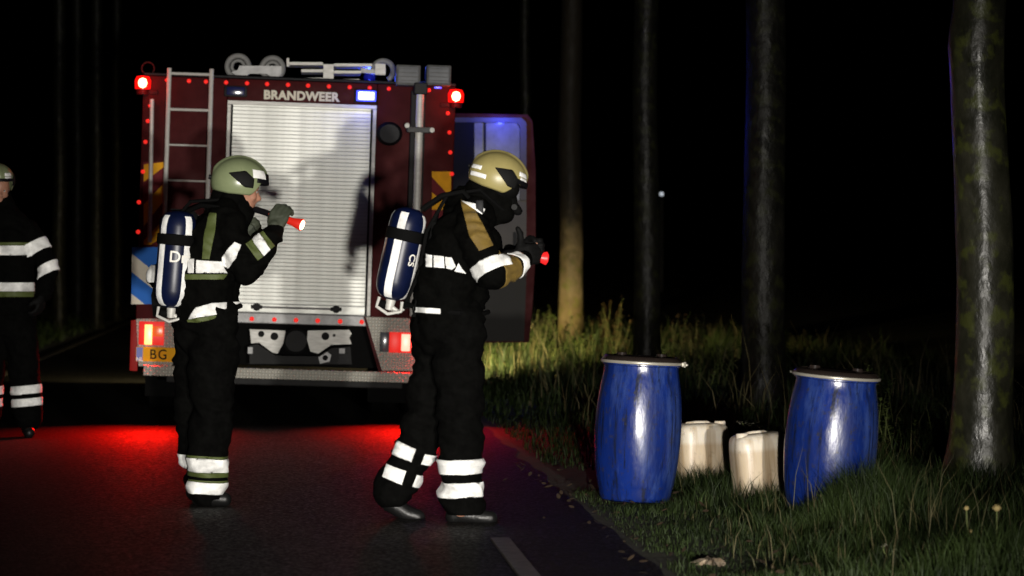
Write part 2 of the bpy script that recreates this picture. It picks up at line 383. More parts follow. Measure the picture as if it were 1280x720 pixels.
g = blades('dry_grass', [(2.0, 4.8, 12.0, 15, 650, .12, .36, .0035, None), (2.2, 5.4, 15, 20, 700, .12, .32, .004, None), (2.2, 8, 20, 46, 3600, .25, .6, .009, .05)], M['drygrass'], 13)
tag(g, 'straw coloured dry stalks scattered through the verge grass', 'grass', kind='stuff')

# ------------------------------------------------------------ trees
def trunk(h, r, seed, flare=.22, kink=0):
    m = MB(); n = 28; rows = 110; base = 0
    for i in range(rows+1):
        t = i/rows; z = -0.15+(h+.15)*t**1.25
        rr = r*(1-.035*min(4, max(0, z)))*(1-.06*max(0, z-4))*(1+flare*math.exp(-max(0, z)/.22))
        if kink: rr *= 1+.05*math.exp(-((z-2.55)/.12)**2)
        ox = noise.noise(Vector((z*.5, seed, 0)))*.05; oy = noise.noise(Vector((z*.5, seed, 7)))*.05
        if kink: ox += .035*max(0, min(1, (z-2.55)/.25))
        for k in range(n):
            a = 2*math.pi*k/n
            q = 1+.05*noise.noise(Vector((math.cos(a)*1.3, math.sin(a)*1.3, z*.9+seed*3)))+.03*noise.noise(Vector((math.cos(a)*4, math.sin(a)*4, z*3+seed)))
            q += .10*math.exp(-max(0, z)/.18)*math.sin(a*5+seed)
            m.v.append((ox+rr*q*math.cos(a), oy+rr*q*math.sin(a), z))
    for i in range(rows):
        for k in range(n):
            a = i*n+k; b = i*n+(k+1) % n; m.f.append((a, b, b+n, a+n))
    return m
def limb_mesh(h, seed, r):
    rg = random.Random(seed); m = MB(); ends = []
    for i in range(9):
        z0 = h*(.55+.045*i); a = rg.uniform(0, 6.28); L = rg.uniform(1.6, 3.0)
        pts = [Vector((0, 0, z0))]; d = Vector((math.cos(a), math.sin(a), .6)).normalized()
        for k in range(5):
            pts.append(pts[-1]+d*L/5); d = (d+Vector((rg.uniform(-.2,.2), rg.uniform(-.2,.2), .1))).normalized()
        m.tube(pts, [r*.32*(1-.16*k) for k in range(6)], 7); ends += pts[2:]
    return m, ends
def crown_mesh(ends, h, seed, n=2600, sz=.11):
    rg = random.Random(seed); V = []; F = []
    cl = [e+Vector((rg.gauss(0,.3), rg.gauss(0,.3), rg.gauss(0,.3))) for e in ends for _ in range(2)]
    for _ in range(n):
        c = rg.choice(cl); p = c+Vector((rg.gauss(0,.33), rg.gauss(0,.33), rg.gauss(0,.26)))
        q = Quaternion((rg.gauss(0,1), rg.gauss(0,1), rg.gauss(0,1), rg.gauss(0,1))).normalized(); i = len(V); s = sz*rg.uniform(.6, 1.3)
        for u, v in ((-1, 0), (0, -.5), (1, 0), (0, .5)): V.append(tuple(p+q @ Vector((u*s, v*s, 0))))
        F.append((i, i+1, i+2, i+3))
    me = bpy.data.meshes.new('crown'); me.from_pydata(V, [], F); return me
TG = 'roadside trees in a row along the right verge'
lm, ends = limb_mesh(13.0, 5, .17); lmesh = lm.mesh('limb'); cmesh = crown_mesh(ends, 13, 6)
def tree(px, s, r, label, seed, bmat, group=TG, kink=0, h=13.4, loc=None, flare=.25):
    x = (px-VPX)/s; p = loc or Wp(px, HORY, s); p = Vector((p[0], p[1], gz(p[0], p[1])))
    t = empty('roadside_tree', p, label, 'tree', group)
    trunk(h, r, seed, flare, kink).build('trunk', bmat, t, True)
    a = link('limb', lmesh, M['bark'], t, True); a.rotation_euler.z = seed
    c = link('crown', cmesh, M['treeleaf'], t); c.rotation_euler.z = seed
    return t
tree(1224, 218, .170, 'thick mossy tree trunk nearest the camera behind the tilted blue drum', 1, M['barkmoss'], kink=1, flare=.42)
tree(955, 146, .19, 'dark tree trunk rising behind the gap between the two blue drums', 2, M['bark'])
tree(808, 115, .15, 'nearly black tree trunk right above the upright blue drum', 3, M['bark'])
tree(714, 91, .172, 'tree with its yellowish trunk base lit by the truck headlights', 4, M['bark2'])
tree(657, 76, .10, 'faint thin tree trunk just above the open cab door', 5, M['bark'])
LG = 'slender trees beyond the left verge'
for i, (px, s) in enumerate([(74, 70), (97, 62), (121, 66), (146, 58)]):
    tree(px, s, .13, ['faint slender trunk closest to the shoulder of the firefighter at the left edge','second faint slender trunk counted from the left, beyond the left verge','third faint slender trunk counted from the left, beyond the left verge','faint slender trunk closest to the left side of the fire truck'][i], 20+i, M['bark'], LG)

# ------------------------------------------------------------ weeds
def weed(name, x, y, n, h, spread, label, group=None, mt='leaf', lw=.03, seed=0, leaves=26):
    rg = random.Random(seed); t = empty(name, (x, y, gz(x, y)), label, 'weed', group)
    st = MB(); lf = MB()
    for i in range(n):
        a = rg.uniform(0, 6.28); rr = spread*math.sqrt(rg.random()); hh = h*rg.uniform(.55, 1)
        p0 = Vector((rr*math.cos(a), rr*math.sin(a), -.02)); d = Vector((rg.uniform(-.25,.25), rg.uniform(-.25,.25), 1))
        pts = [p0+d*hh*k/4+Vector((0,0,-.03*k*k*.1)) for k in range(5)]
        st.tube(pts, [.005, .0045, .004, .003, .0015], 4)
        for k in range(leaves):
            u = rg.uniform(.15, 1); c = p0+d*hh*u; b = rg.uniform(0, 6.28); L = lw*rg.uniform(1, 2.2)*(1.25-u*.6)
            o = Vector((math.cos(b), math.sin(b), rg.uniform(0, .9))).normalized(); sd = o.cross(Vector((0,0,1))).normalized()*lw*.4
            lf.add([c, c+o*L*.5+sd, c+o*L-Vector((0,0,L*.2)), c+o*L*.5-sd], [(0,1,2,3)])
    q = st.build('stem', M['stem'], t); q['kind'] = 'stuff'; o = lf.build('leaf', M[mt], t); o['kind'] = 'stuff'
    return t
def at(px, s): 
    p = Wp(px, HORY, s); return p.x, p.y
x, y = at(683, 97); weed('weed_clump', x, y, 16, .78, .22, 'leafy green weeds lit beside the yellowish tree base', seed=1, lw=.045, leaves=34)
x, y = at(760, 97); weed('weed_clump', x, y, 14, .98, .2, 'reddish brown weeds right of the yellowish tree base', mt='rust_leaf', seed=2, lw=.04, leaves=26)
x, y = at(640, 100); weed('weed_clump', x, y, 16, .42, .4, 'low green weeds under the open cab door', seed=3, lw=.04, leaves=20)
x, y = at(705, 104); weed('weed_clump', x, y, 18, .44, .4, 'low weeds in front of the yellowish tree base', seed=4, lw=.04, leaves=20)
x, y = at(850, 105); weed('weed_clump', x, y, 12, .75, .3, 'dim tall weeds behind the upright blue drum', seed=5, mt='rust_leaf', lw=.04)
x, y = at(1085, 170); weed('weed_clump', x, y, 10, .62, .22, 'dim weeds right behind the tilted blue drum', seed=6, lw=.03)
x, y = at(1130, 185); weed('weed_clump', x, y, 10, .45, .25, 'dim weeds left of the nearest tree trunk', seed=7, lw=.03)
x, y = at(905, 130); weed('weed_clump', x, y, 10, .6, .3, 'dim weeds left of the second tree trunk', seed=8, lw=.035)

# ------------------------------------------------------------ drums
def drum(px, gy, s, roll, label, spin, sy=0, latch=0, sc_=1.0):
    p = Wp(px, gy, s)
    t = empty('plastic_drum', p, label, 'drum', 'blue plastic drums on the verge')
    t.rotation_euler = (R(sy), R(roll), 0); t.scale = (1, 1, sc_)
    bd = MB(); prof = [(.001, .004), (.165, .004), (.185, .012), (.196, .04), (.2, .07)]
    ph = 36
    for i in range(1, ph):
        u = i/ph; z = .07+(.70-.07)*u
        r = .200+.036*math.sin(math.pi*min(1, u*.98))**.75
        prof.append((r, z))
    prof += [(.203, .715), (.203, .74), (.212, .745), (.212, .752), (.19, .754), (.001, .754)]
    n = 72; v0 = len(bd.v)
    bd.lathe(prof, n)
    rg = random.Random(spin); out = []
    for v in bd.v:                                   # soft dents and two moulding seams
        v = Vector(v); a = math.atan2(v.y, v.x); r = math.hypot(v.x, v.y)
        if r > .17 and .03 < v.z < .71:
            k = noise.noise(Vector((math.cos(a)*1.6+spin, math.sin(a)*1.6, v.z*2.4)))*.004
            k += noise.noise(Vector((math.cos(a)*6+spin, math.sin(a)*6, v.z*1.2)))*.0012
            sm = min(abs((a-spin+math.pi) % math.pi), abs(((a-spin+math.pi) % math.pi)-math.pi))
            k -= .003*math.exp(-(sm/.035)**2)
            r2 = r+k; v = Vector((math.cos(a)*r2, math.sin(a)*r2, v.z))
        out.append(tuple(v))
    bd.v = out
    bd.build('drum_body', M['drum'], t, True)
    ld = MB(); ld.lathe([(.001,.755),(.214,.755),(.218,.760),(.218,.772),(.208,.786),(.198,.793),(.19,.794),(.182,.786),(.12,.790),(.1,.796),(.001,.797)], 56)
    ld.build('lid', M['drumlid'], t, True)
    rn = MB(); rn.lathe([(.2185,.752),(.222,.753),(.2235,.757),(.2235,.764),(.222,.768),(.2185,.769)], 56)
    me = rn.mesh('clamp_ring'); rb = link('clamp_ring', me, M['ring'], t, True)
    la = MB(); a = latch; Mx = Matrix.Rotation(a, 4, 'Z')
    la.box(.222,.246,-.028,.028,.748,.772, Mx, .004); la.box(.232,.252,-.012,.045,.752,.764, Mx, .003)
    la.tube([Mx @ Vector((.24,-.03,.745)), Mx @ Vector((.24,-.03,.775))], .006, 8)
    la.build('latch', M['ring'], t)
    for k in (.35, 2.6):
        ex = MB(); ex.tube([(.12*math.cos(k), .12*math.sin(k), .787), (.12*math.cos(k), .12*math.sin(k), .808)], [.03, .026], 18)
        ex.build('bung_cap', M['drumlid'], t, True)
    return t
drum(793, 627, 229.5, 3.0, 'upright blue plastic drum with a bright silver clamp ring and black lid', .22-math.pi/2, latch=-.25)
drum(1031, 644, 247, 4.6, 'tilted blue plastic drum sunk in grass against the white canister', 2.1, sy=1.5, latch=2.4, sc_=.93)

def canister(px, gy, s, wd, dp, h, rz, tilt, label, mt, cap):
    p = Wp(px, gy, s); t = empty('jerrycan', p, label, 'canister', 'white plastic canisters in the grass', (0, R(tilt), R(rz)))
    rows = [(.0, .84, .0), (.008, .90, 0), (.03, .955, 0), (h*.3, .985, 0), (h*.62, 1, 0), (h*.74, 1.0, 0), (h*.82, .985, 0), (h*.87, .955, 0), (h*.91, .89, 0), (h*.935, .78, 0), (h*.945, .6, 0)]
    m = MB(); n = 48
    def sup(a, k, e=.28):
        c, q = math.cos(a), math.sin(a)
        return wd/2*k*math.copysign(abs(c)**e, c), dp/2*k*math.copysign(abs(q)**e, q)
    for z, k, _ in rows:
        for i in range(n):
            a = 2*math.pi*i/n; x, y = sup(a, k, .52 if k > .8 else .7)
            m.v.append((x+.004*noise.noise(Vector((x*9, y*9, z*9))), y+.006*noise.noise(Vector((x*8, y*8, z*8+3))), z))
    for i in range(len(rows)-1):
        for k in range(n):
            a = i*n+k; b = i*n+(k+1) % n; m.f.append((a, b, b+n, a+n))
    m.f.append(tuple(range(n))[::-1]); m.f.append(tuple((len(rows)-1)*n+k for k in range(n)))
    m.build('canister_body', mt, t, True)
    hd = MB(); z0 = h*.91
    hd.tube([(-wd*.30, 0, z0-.01), (-wd*.27, 0, z0+.008), (-wd*.1, 0, z0+.014), (wd*.12, 0, z0+.012), (wd*.2, 0, z0-.005)], [.017,.015,.013,.014,.018], 12)
    hd.build('handle', mt, t, True)
    cp = MB(); cp.lathe([(.034, z0-.02), (.034, z0+.016), (.030, z0+.024), (.001, z0+.025)], 20, Matrix.Translation((cap*wd*.34, -dp*.16, 0)))
    cp.build('screw_cap', mt, t, True)
    return t
canister(877, 606, 213, .31, .25, .385, 12, -1, 'white canister half full of tan liquid beside the upright drum', M['can1'], 1)
canister(954, 632, 231, .30, .25, .42, 10, -5, 'off white canister leaning against the tilted blue drum', M['can2'], -1)

# flowers and litter on the verge
def flower(px, py, gy, s, label, kind='seed', bend=.03, rad=.022, group=None, extra=()):
    base = Wp(px, gy, s); base.z = gz(base.x, base.y); top = Wp(px, py, s); h = top.z-base.z
    t = empty('wild_flower', base, label, 'flower', group)
    m = MB(); m.tube([(bend, 0, 0), (bend*.6, 0, h*.35), (bend*.1, 0, h*.7), (0, 0, h)], [.005,.005,.004,.0035], 7); m.build('stem', M['stem'], t, True)
    def head(c, r, k):
        hm = MB(); rg = random.Random(int(px))
        if k == 'seed':
            hm.lathe([(.001, c.z-r*.7), (r*.5, c.z-r*.6), (r*.95, c.z-.1*r), (r, c.z+.3*r), (r*.8, c.z+.7*r), (.001, c.z+.8*r)], 14, Matrix.Translation((c.x, c.y, 0)))
            for i in range(50):
                a = rg.uniform(0, 6.28); e = rg.uniform(-.2, 1.3); d = Vector((math.cos(a)*math.cos(e), math.sin(a)*math.cos(e), math.sin(e)))
                hm.tube([c+d*r*.7, c+d*r*1.25], [.0014, .0005], 3)
            hm.build('seed_head', M['seed'], t, True)
        else:
            for i in range(16):
                a = rg.uniform(0, 6.28); o = Vector((math.cos(a), math.sin(a), rg.uniform(-.3, .6))).normalized(); q = c+Vector((rg.gauss(0, r*.5), rg.gauss(0, r*.5), rg.gauss(0, r*.3)))
                sd = o.cross(Vector((0,0,1))).normalized()*r*.3
                hm.add([q, q+o*r*.5+sd, q+o*r, q+o*r*.5-sd], [(0,1,2,3)])
            hm.build('petal', M['petal' if k == 'white' else 'pink'], t)
    head(Vector((0, 0, h)), rad, kind)
    for (dx, dz, r, k) in extra:
        q = Vector((dx, 0, h+dz)); b = MB(); b.tube([(bend*.3, 0, max(.02, h+dz-.1)), q], [.003, .003], 5); b.build('stem', M['stem'], t); head(q, r, k)
    return t
flower(1246, 636, 712, 285, 'tall round seed head, rightmost of the two near the bottom right corner', rad=.017, bend=-.004)
flower(1208, 636, 715, 285, 'forked stalk with small green buds left of the tall seed head', rad=.011, bend=.03, extra=((.02, -.10, .009, 'seed'), (.035, -.2, .011, 'seed')))
flower(940, 530, 605, 216, 'small cluster of white flowers between the two canisters', 'white', rad=.03, extra=((-.06, .01, .022, 'white'), (.055, -.015, .02, 'white')))
flower(1182, 692, 722, 292, 'small pink blossom low in the grass below the nearest tree', 'pink', rad=.018, extra=((-.05, -.02, .02, 'pink'),))
flower(1104, 682, 722, 288, 'small pale flower low in the grass below the tilted drum', 'white', rad=.014, extra=((.045, -.02, .013, 'white'),))
p = Wp(886, 706, 287); p.z = gz(p.x, p.y)+.012
m = MB(); n = 22; rg = random.Random(5)
ring = [Vector((.06*math.cos(a)*(1+.4*rg.uniform(-1,1)), .10*math.sin(a)*(1+.4*rg.uniform(-1,1)), rg.uniform(-.012, .004))) for a in [2*math.pi*i/n for i in range(n)]]
ring2 = [v*.55+Vector((.01, 0, .006+rg.uniform(-.006, .014))) for v in ring]
m.add(ring+ring2+[Vector((.01, 0, .012))], [(i, (i+1) % n, n+(i+1) % n, n+i) for i in range(n)]+[(n+i, n+(i+1) % n, 2*n) for i in range(n)])
o = m.build('crumpled_litter', M['litter'], smooth=True); o.location = p
tag(o, 'pale crumpled litter lying where the road edge meets the grass', 'litter')
V = []; Fc = []; rg = random.Random(9)
for i in range(300):
    x = 1.5+rg.random()**1.6*3.2-.25*(rg.random() < .1); y = rg.uniform(12, 19); z = (gz(x, y) if x > 1.6 else .004)+rg.uniform(.004, .03)*(x > 1.6)+.004
    a = rg.uniform(0, 6.28); s = rg.uniform(.010, .026); q = Quaternion((1, rg.uniform(-.35,.35), rg.uniform(-.35,.35), 0)).normalized(); k = len(V)
    for u, v in ((-1,0), (-.3,-.45), (.5,-.35), (1.1,0), (.5,.35), (-.3,.45)): V.append(tuple(Vector((x,y,z+.006))+q @ Vector(((u*math.cos(a)-v*math.sin(a))*s, (u*math.sin(a)+v*math.cos(a))*s, 0))))
    Fc.append(tuple(range(k, k+6)))
me = bpy.data.meshes.new('fallen_leaves'); me.from_pydata(V, [], Fc)
tag(link('fallen_leaves', me, mat('fallen_leaf', (.045,.026,.012), .7, c2=(.018,.012,.006), scale=6)), 'brown fallen leaves scattered on the verge and road edge', 'leaves', kind='stuff')
# far lamp
p = Wp(827, 237, 26)
t = empty('distant_lamp', (p.x, p.y, gz(p.x, p.y)), 'tiny distant light on a post between the dark tree trunks', 'lamp')
m = MB(); m.tube([(0,0,0),(0,0,p.z-.05)], [.06,.04], 8); m.build('lamp_post', M['greymetal'], t)
m = MB(); m.lathe([(.02,p.z-.06),(.07,p.z-.03),(.07,p.z+.05),(.02,p.z+.08)], 12); m.build('lamp_head', M['distant'], t)
# ------------------------------------------------------------ fire truck
TS = 156.0; ROLL = R(1.8); CO, SI = math.cos(ROLL), math.sin(ROLL)
tp = Wp(362, 530, TS)
truck = empty('fire_truck', tp, 'dark red fire truck seen from behind with grey roller shutter and red lights', 'fire truck', rot=(0, ROLL, 0))
def T(px, py):
    dx, up = px-362, 530-py
    return ((dx*CO-up*SI)/TS, (up*CO+dx*SI)/TS)
def pxp(pts, y0, y1, name, m, parent=truck, smooth=False):
    mb = MB(); mb.prism([T(*p) for p in pts], y0, y1, lambda u, v, d: (u, d, v)); return mb.build(name, m, parent, smooth)
def rect(a, b, c, d): return [(a, b), (c, b), (c, d), (a, d)]
SX0, SX1, SZ0, SZ1 = -.575, .617, .885, 2.575
# body shell behind the rear skin
m = MB()
m.box(-1.245, 1.245, .045, .62, .885, 2.74); m.box(-1.245, 1.245, .622, 2.98, .47, 2.738)
m.box(-1.243, -.62, .045, .62, .47, .883); m.box(.70, 1.243, .045, .62, .47, .883)
m.build('body', M['red'], truck)
for nm, a in (('rear_panel', (-1.25, SX0-.002, -.01, .043, .80, 2.75)), ('rear_panel', (SX1+.002, 1.25, -.01, .043, .80, 2.75)), ('rear_panel', (SX0, SX1, -.008, .043, SZ1+.002, 2.748))):
    m = MB(); m.box(*a, ch=.006 if a[0] == SX0 else .014); m.build(nm, M['red'], truck, True)
m = MB(); m.box(-1.25, 1.25, -.012, 7.1, 2.752, 2.775, ch=.008); m.build('roof', M['dark'], truck)
# shutter: real slats
f = MB(); f.box(0, SX1-SX0-.06, 0, .012, 0, .0288, ch=.0035)
sl = f.mesh('slat'); sl.materials.append(M['slat'])
sh = MB(); sh.box(SX0+.01, SX1-.01, .036, .042, SZ0, SZ1); sh = sh.build('roller_shutter', M['greymetal'], truck)
sh['label'] = 'grey aluminium roller shutter with shadows of the firefighters'
z = SZ0+.075; i = 0
while z < SZ1-.02:
    o = bpy.data.objects.new('slat', sl); col.objects.link(o); o.parent = sh; o.location = (SX0+.03, .018+random.uniform(-.0012, .0012), z); o.rotation_euler.x = R(random.uniform(-1.2, 1.2)); z += .0302
m = MB(); m.box(SX0+.03, SX1-.03, .008, .03, SZ0+.004, SZ0+.07, ch=.004); m.build('bottom_bar', M['slat'], sh)
m = MB(); m.tube([(SX0+.25, -.02, SZ0+.045), (SX1-.32, -.02, SZ0+.045)], .008, 8); m.build('lift_bar', M['greymetal'], sh, True)
for x in (T(321,382)[0], T(420,384)[0]):
    m = MB(); m.lathe([(.03,0),(.032,.008),(.026,.03),(.001,.032)], 18, Matrix.Translation((x, .007, SZ0+.045)) @ Matrix.Rotation(R(90), 4, 'X'))
    m.box(x-.045, x+.045, -.03, -.012, SZ0+.03, SZ0+.06, ch=.005); m.build('latch', M['blackmetal'], sh, True)
for a in ((SX0, SX0+.028, -.02, .03, SZ0, SZ1-.032), (SX1-.028, SX1, -.02, .03, SZ0, SZ1-.032), (SX0, SX1, -.022, .03, SZ1-.03, SZ1)):
    m = MB(); m.box(*a, ch=.003); m.build('shutter_frame', M['alu'], truck)
for a in (SX0+.03, SX1-.045): m = MB(); m.box(a, a+.015, .004, .03, SZ0, SZ1-.032); m.build('brush_seal', M['black'], truck)
M['sidered'] = mat('glowing_side_reflector', (.10,.004,.004), .5, spec=.1, emit=(1,.02,.01), es=.12)  # reflector, no lamp; its red glow is put in as emission
M['floodgrey'] = mat('floodlight_grey', (.10,.10,.10), .6, c2=(.05,.05,.05), scale=20, spec=.1)
# writing on the header
def text(body, size, m, name='lettering', parent=None, off=0.0, ext=.002, space=1.0, fmap=None, loc=None, rot=None, align='CENTER', sx=1):
    cu = bpy.data.curves.new(name, 'FONT'); cu.body = body; cu.size = size; cu.offset = off; cu.extrude = ext; cu.align_x = align; cu.align_y = 'CENTER'; cu.space_character = space
    cu.resolution_u = 4
    o = bpy.data.objects.new(name, cu); col.objects.link(o)
    dg = bpy.context.evaluated_depsgraph_get(); me = bpy.data.meshes.new_from_object(o.evaluated_get(dg)); bpy.data.objects.remove(o)
    for v in me.vertices: v.co.x *= sx
    if fmap:
        bm = bmesh.new(); bm.from_mesh(me); bmesh.ops.subdivide_edges(bm, edges=[e for e in bm.edges if e.calc_length() > size*.15], cuts=2); bm.to_mesh(me); bm.free()
        for v in me.vertices: v.co = fmap(v.co)
    o = link(name, me, m, parent)
    if loc is not None: o.location = loc
    if rot is not None: o.rotation_euler = rot
    return o
x, z = T(376.5, 120.5)
text('BRANDWEER', .096, M['cream'], 'lettering', truck, .0045, .002, 1.06, loc=(x, -.013, z), rot=(R(90), 0, 0), sx=1.0)
# LED bar, recess, towing gear
m = MB(); m.box(SX0, SX1, -.022, .04, .80, .882, ch=.006); bar = m.build('light_bar', M['greymetal'], truck)
def dot(px, py, parent=truck, y=-.012, r=.017, name='marker_lamp', mt='marker'):
    x, z = T(px, py); m = MB(); m.lathe([(r, 0), (r*.95, .008), (r*.6, .015), (.001, .017)], 14, Matrix.Translation((x, y, z)) @ Matrix.Rotation(R(90), 4, 'X'))
    return m.build(name, M[mt], parent, True)
for px in (315, 343, 370, 397, 425, 452): dot(px, 398.5+(px-315)*.03, bar, -.021, .019)
for px in (210, 237, 258, 283, 309, 334, 360, 385, 411, 437, 462, 486, 536): dot(px, 101+(px-210)*.034, y=-.0105)
for px, py in ((185,133),(182,152),(179,178),(176,215),(171,253),(170,290),(563,141),(565,165),(566,190),(568,217)): dot(px+4 if px < 300 else px-3, py, y=-.0115)
for py in (403, 418, 433, 447, 460): dot(169+.4, py, y=.0, r=.02)
m = MB(); m.box(-.618, .70, .45, .60, .45, .80); m.build('recess_wall', M['rubber'], truck)
def plate(pts, holes, y):
    o = pxp(pts, y, y+.02, 'tow_plate', M['alu'])
    for hx, hy, r in holes:
        x, z = T(hx, hy); m = MB(); m.lathe([(r/TS, 0), (r/TS, .006), (.001, .007)], 18, Matrix.Translation((x, y-.0005, z)) @ Matrix.Rotation(R(90), 4, 'X')); m.build('bolt_hole', M['black'], o, True)
plate([(312,412),(357,414),(354,430),(347,443),(340,441),(324,429),(314,430)], [(326.5,418,4),(343,421,5)], .16)
plate([(385,414),(437,413),(440,418),(437,423),(440,431),(414,432),(398,443),(388,440),(384,425)], [(407,421,5),(418,420,2)], .16)
m = MB(); x, z = T(370,427); m.lathe([(.10,0),(.105,.05),(.08,.07),(.085,.16),(.001,.16)], 28, Matrix.Translation((x,.26,z)) @ Matrix.Rotation(R(90), 4, 'X')); m.build('winch_drum', M['blackmetal'], truck, True)
pxp([(312,432),(322,431),(344,445),(398,446),(415,436),(438,434),(440,456),(312,455)], .05, .14, 'tow_bracket', M['blackmetal'])
pxp([(398,447),(409,440),(414,444),(412,452),(400,455)], .02, .05, 'tow_eye', M['greymetal']); dot(406.5, 447.5, y=.02, r=.022, name='eye_hole', mt='black')
pxp([(424,436),(431,436),(431,442),(424,442)], .01, .05, 'pin', M['greymetal']); pxp([(424,443),(434,443),(436,455),(422,455)], .02, .1, 'hitch', M['dark'])
pxp([(310,434),(316,434),(316,442),(310,442)], .02, .06, 'pin', M['greymetal'])
# tread plate side pieces, red edging, step
RT = [(457,396),(512,398),(517,441),(524,455),(525,464),(477,463.5)]
pxp(RT, -.05, .04, 'tread_panel', M['tread'])
pxp([(454,396),(457,396),(477,463.5),(472.5,463.5)], -.053, .04, 'edge_trim', M['red'])
pxp([(477,463.5),(525,464.2),(525,466),(477,465.3)], -.07, .04, 'edge_trim', M['stripered'])
pxp([(172,398),(212,398),(236,398),(216,457),(175,457)], -.05, .04, 'tread_panel', M['tread'])
st = MB(); st.box(-1.17, 1.035, -.16, .03, .362, .443, ch=.006); st.build('rear_step', M['tread'], truck)
m = MB(); m.box(-1.0, .9, .1, .3, .30, .36, ch=.01); m.build('underrun_bar', M['blackmetal'], truck)
# stripes and chequers
pxp(rect(180,203,206.5,306), -.0125, -.0101, 'hazard_stripe', M['stripered'])
for q in ([(181,206),(206,203),(206,209),(181,228)], [(181,256),(206,229),(206,251),(181,283)], [(181,301),(206,274),(206,294),(190,306),(181,306)]):
    pxp(q, -.0145, -.0127, 'hazard_stripe', M['yellow'])
pxp(rect(540,214,564,300), -.0125, -.0101, 'hazard_stripe', M['yellow'])
for q in ([(540,221),(564,247),(548,247),(540,240)], [(564,262),(540,262),(540,280),(564,300)]): pxp(q, -.0145, -.0127, 'hazard_stripe', M['stripered'])
pxp([(166.5,309),(215,309),(215,380),(165.5,380)], -.0125, -.0101, 'chequer_stripe', M['blue'])
pxp([(166.3,317),(214,356),(214,378),(166,340)], -.0145, -.0127, 'chequer_stripe', M['cream'])
pxp([(165.8,367),(182,380),(165.6,380)], -.0145, -.0127, 'chequer_stripe', M['cream'])
# lamps
def lampbox(r, y0, y1, name, mt, ch=.004):
    a, b, c, d = r; x0, z1 = T(a, b); x1, z0 = T(c, d); m = MB(); m.box(x0, x1, y0, y1, z0, z1, ch=ch); return m.build(name, M[mt], truck, True)
lampbox((176,401,206,431), -.09, -.052, 'tail_lamp', 'tail'); o = lampbox((183,405,191.5,430), -.10, -.088, 'brake_lens', 'tailhot'); lampbox((192,407,205,420), -.097, -.091, 'amber_lens', 'amber')
lampbox((475,415,486,440), -.085, -.052, 'reverse_lens', 'glass'); lampbox((486.3,415,499.5,441), -.088, -.052, 'tail_lamp', 'tail'); lampbox((499.7,415.2,513.5,441.2), -.088, -.052, 'tail_lamp', 'tail', .004); lampbox((501.5,417.5,511.8,439), -.097, -.087, 'brake_lens', 'tailhot2', .008)
lampbox((165.5,400,173,463), -.02, -.0, 'side_reflector', 'sidered', .002)
x, z = T(187, 418); spot('brake_lamp_light', (x, -.13, z), (x-.14, -.78, z-.75), 270, (1,.004,.001), 104, .9, .06, truck)
x, z = T(506, 428); spot('brake_lamp_light', (x, -.13, z), (x+.02, -.78, z-.75), 240, (1,.004,.001), 100, .9, .06, truck)
point('brake_lamp_light', (T(517,428)[0], -.10, T(517,428)[1]), 1.5, (1,.01,.005), .03, truck)
def beacon(px, py, sgn):
    x, z = T(px, py); m = MB(); m.lathe([(.03,-.05),(.062,-.045),(.066,.02),(.05,.055),(.001,.062)], 20, Matrix.Translation((x, .0, z))); b = m.build('beacon', M['redhalo'], truck, True)
    m = MB(); m.lathe([(.001,-.04),(.026,-.03),(.036,0),(.026,.03),(.001,.04)], 16, Matrix.Translation((x, -.062, z))); m.build('lit_lens', M['redlamp'], b, True)
    m = MB(); m.box(min(x, x-sgn*.12), max(x, x-sgn*.12), -.02, .06, z-.085, z-.05, ch=.005); m.lathe([(.05,z-.09),(.055,z-.048),(.03,z-.046)], 16, Matrix.Translation((x,0,0))); m.build('bracket', M['red'], b, True)
    point('beacon_light', (x, -.16, z), 2.2, (1,.012,.005), .04, truck)
beacon(180, 105, -1); beacon(570, 120, 1)
x, z = T(186, 86); m = MB(); m.tube([(x+.05*math.cos(a), .03, z+.05*math.sin(a)) for a in [i*math.pi/8 for i in range(17)]], .007, 6); m.build('hose_guide', M['red'], truck, True)
lampbox((443,111,471,129), -.05, -.011, 'strobe_housing', 'dark', .006); lampbox((445.5,113,469.5,127), -.07, -.052, 'blue_strobe', 'bluelamp', .008); lampbox((448,115,467,125), -.078, -.0705, 'lit_lens', 'bluecore', .006)
x, z = T(457, 120); point('strobe_light', (x, -.15, z), 2.0, (.10,.15,1), .04, truck)
lampbox((281,107.5,309,122), -.05, -.011, 'strobe_housing', 'dark', .006); lampbox((284,109,306,120), -.06, -.052, 'blue_strobe', 'blueoff', .006)
lampbox((543,105.5,552,110), -.03, .05, 'small_strobe', 'bluelamp', .003)
x, z = T(533, 108); point('strobe_light', (x-.02, .12, z+.18), .8, (.10,.16,1), .03, truck)
x, z = T(466, 92); m = MB(); m.lathe([(.05,z-.04),(.055,z+.04),(.03,z+.09),(.001,z+.1)], 16, Matrix.Translation((x,.9,0))); m.build('roof_beacon', M['blueoff'], truck, True)
point('roof_strobe_light', (x+.0, .62, z+.02), 7, (.05,.10,1), .04, truck)
# number plate
x0, z1 = T(172, 432.5); x1, z0 = T(253, 453); m = MB(); m.box(x0, x1, -.085, -.051, z0, z1, ch=.004); pl = m.build('number_plate', M['plate'], truck)
a, b = T(180.5, 433); m = MB(); m.box(x0+.004, a, -.0875, -.0852, z0+.004, z1-.004); m.build('country_band', M['plateblue'], pl)
a, b = T(176.5, 447); text('NL', .042, M['white'], 'lettering', pl, .001, .001, loc=(a, -.0895, b-.008), rot=(R(90),0,0))
a, b = T(199.5, 442.8); text('BG', .112, M['black'], 'lettering', pl, .0012, .001, 1.15, loc=(a, -.0875, b), rot=(R(90),0,0), sx=.92)
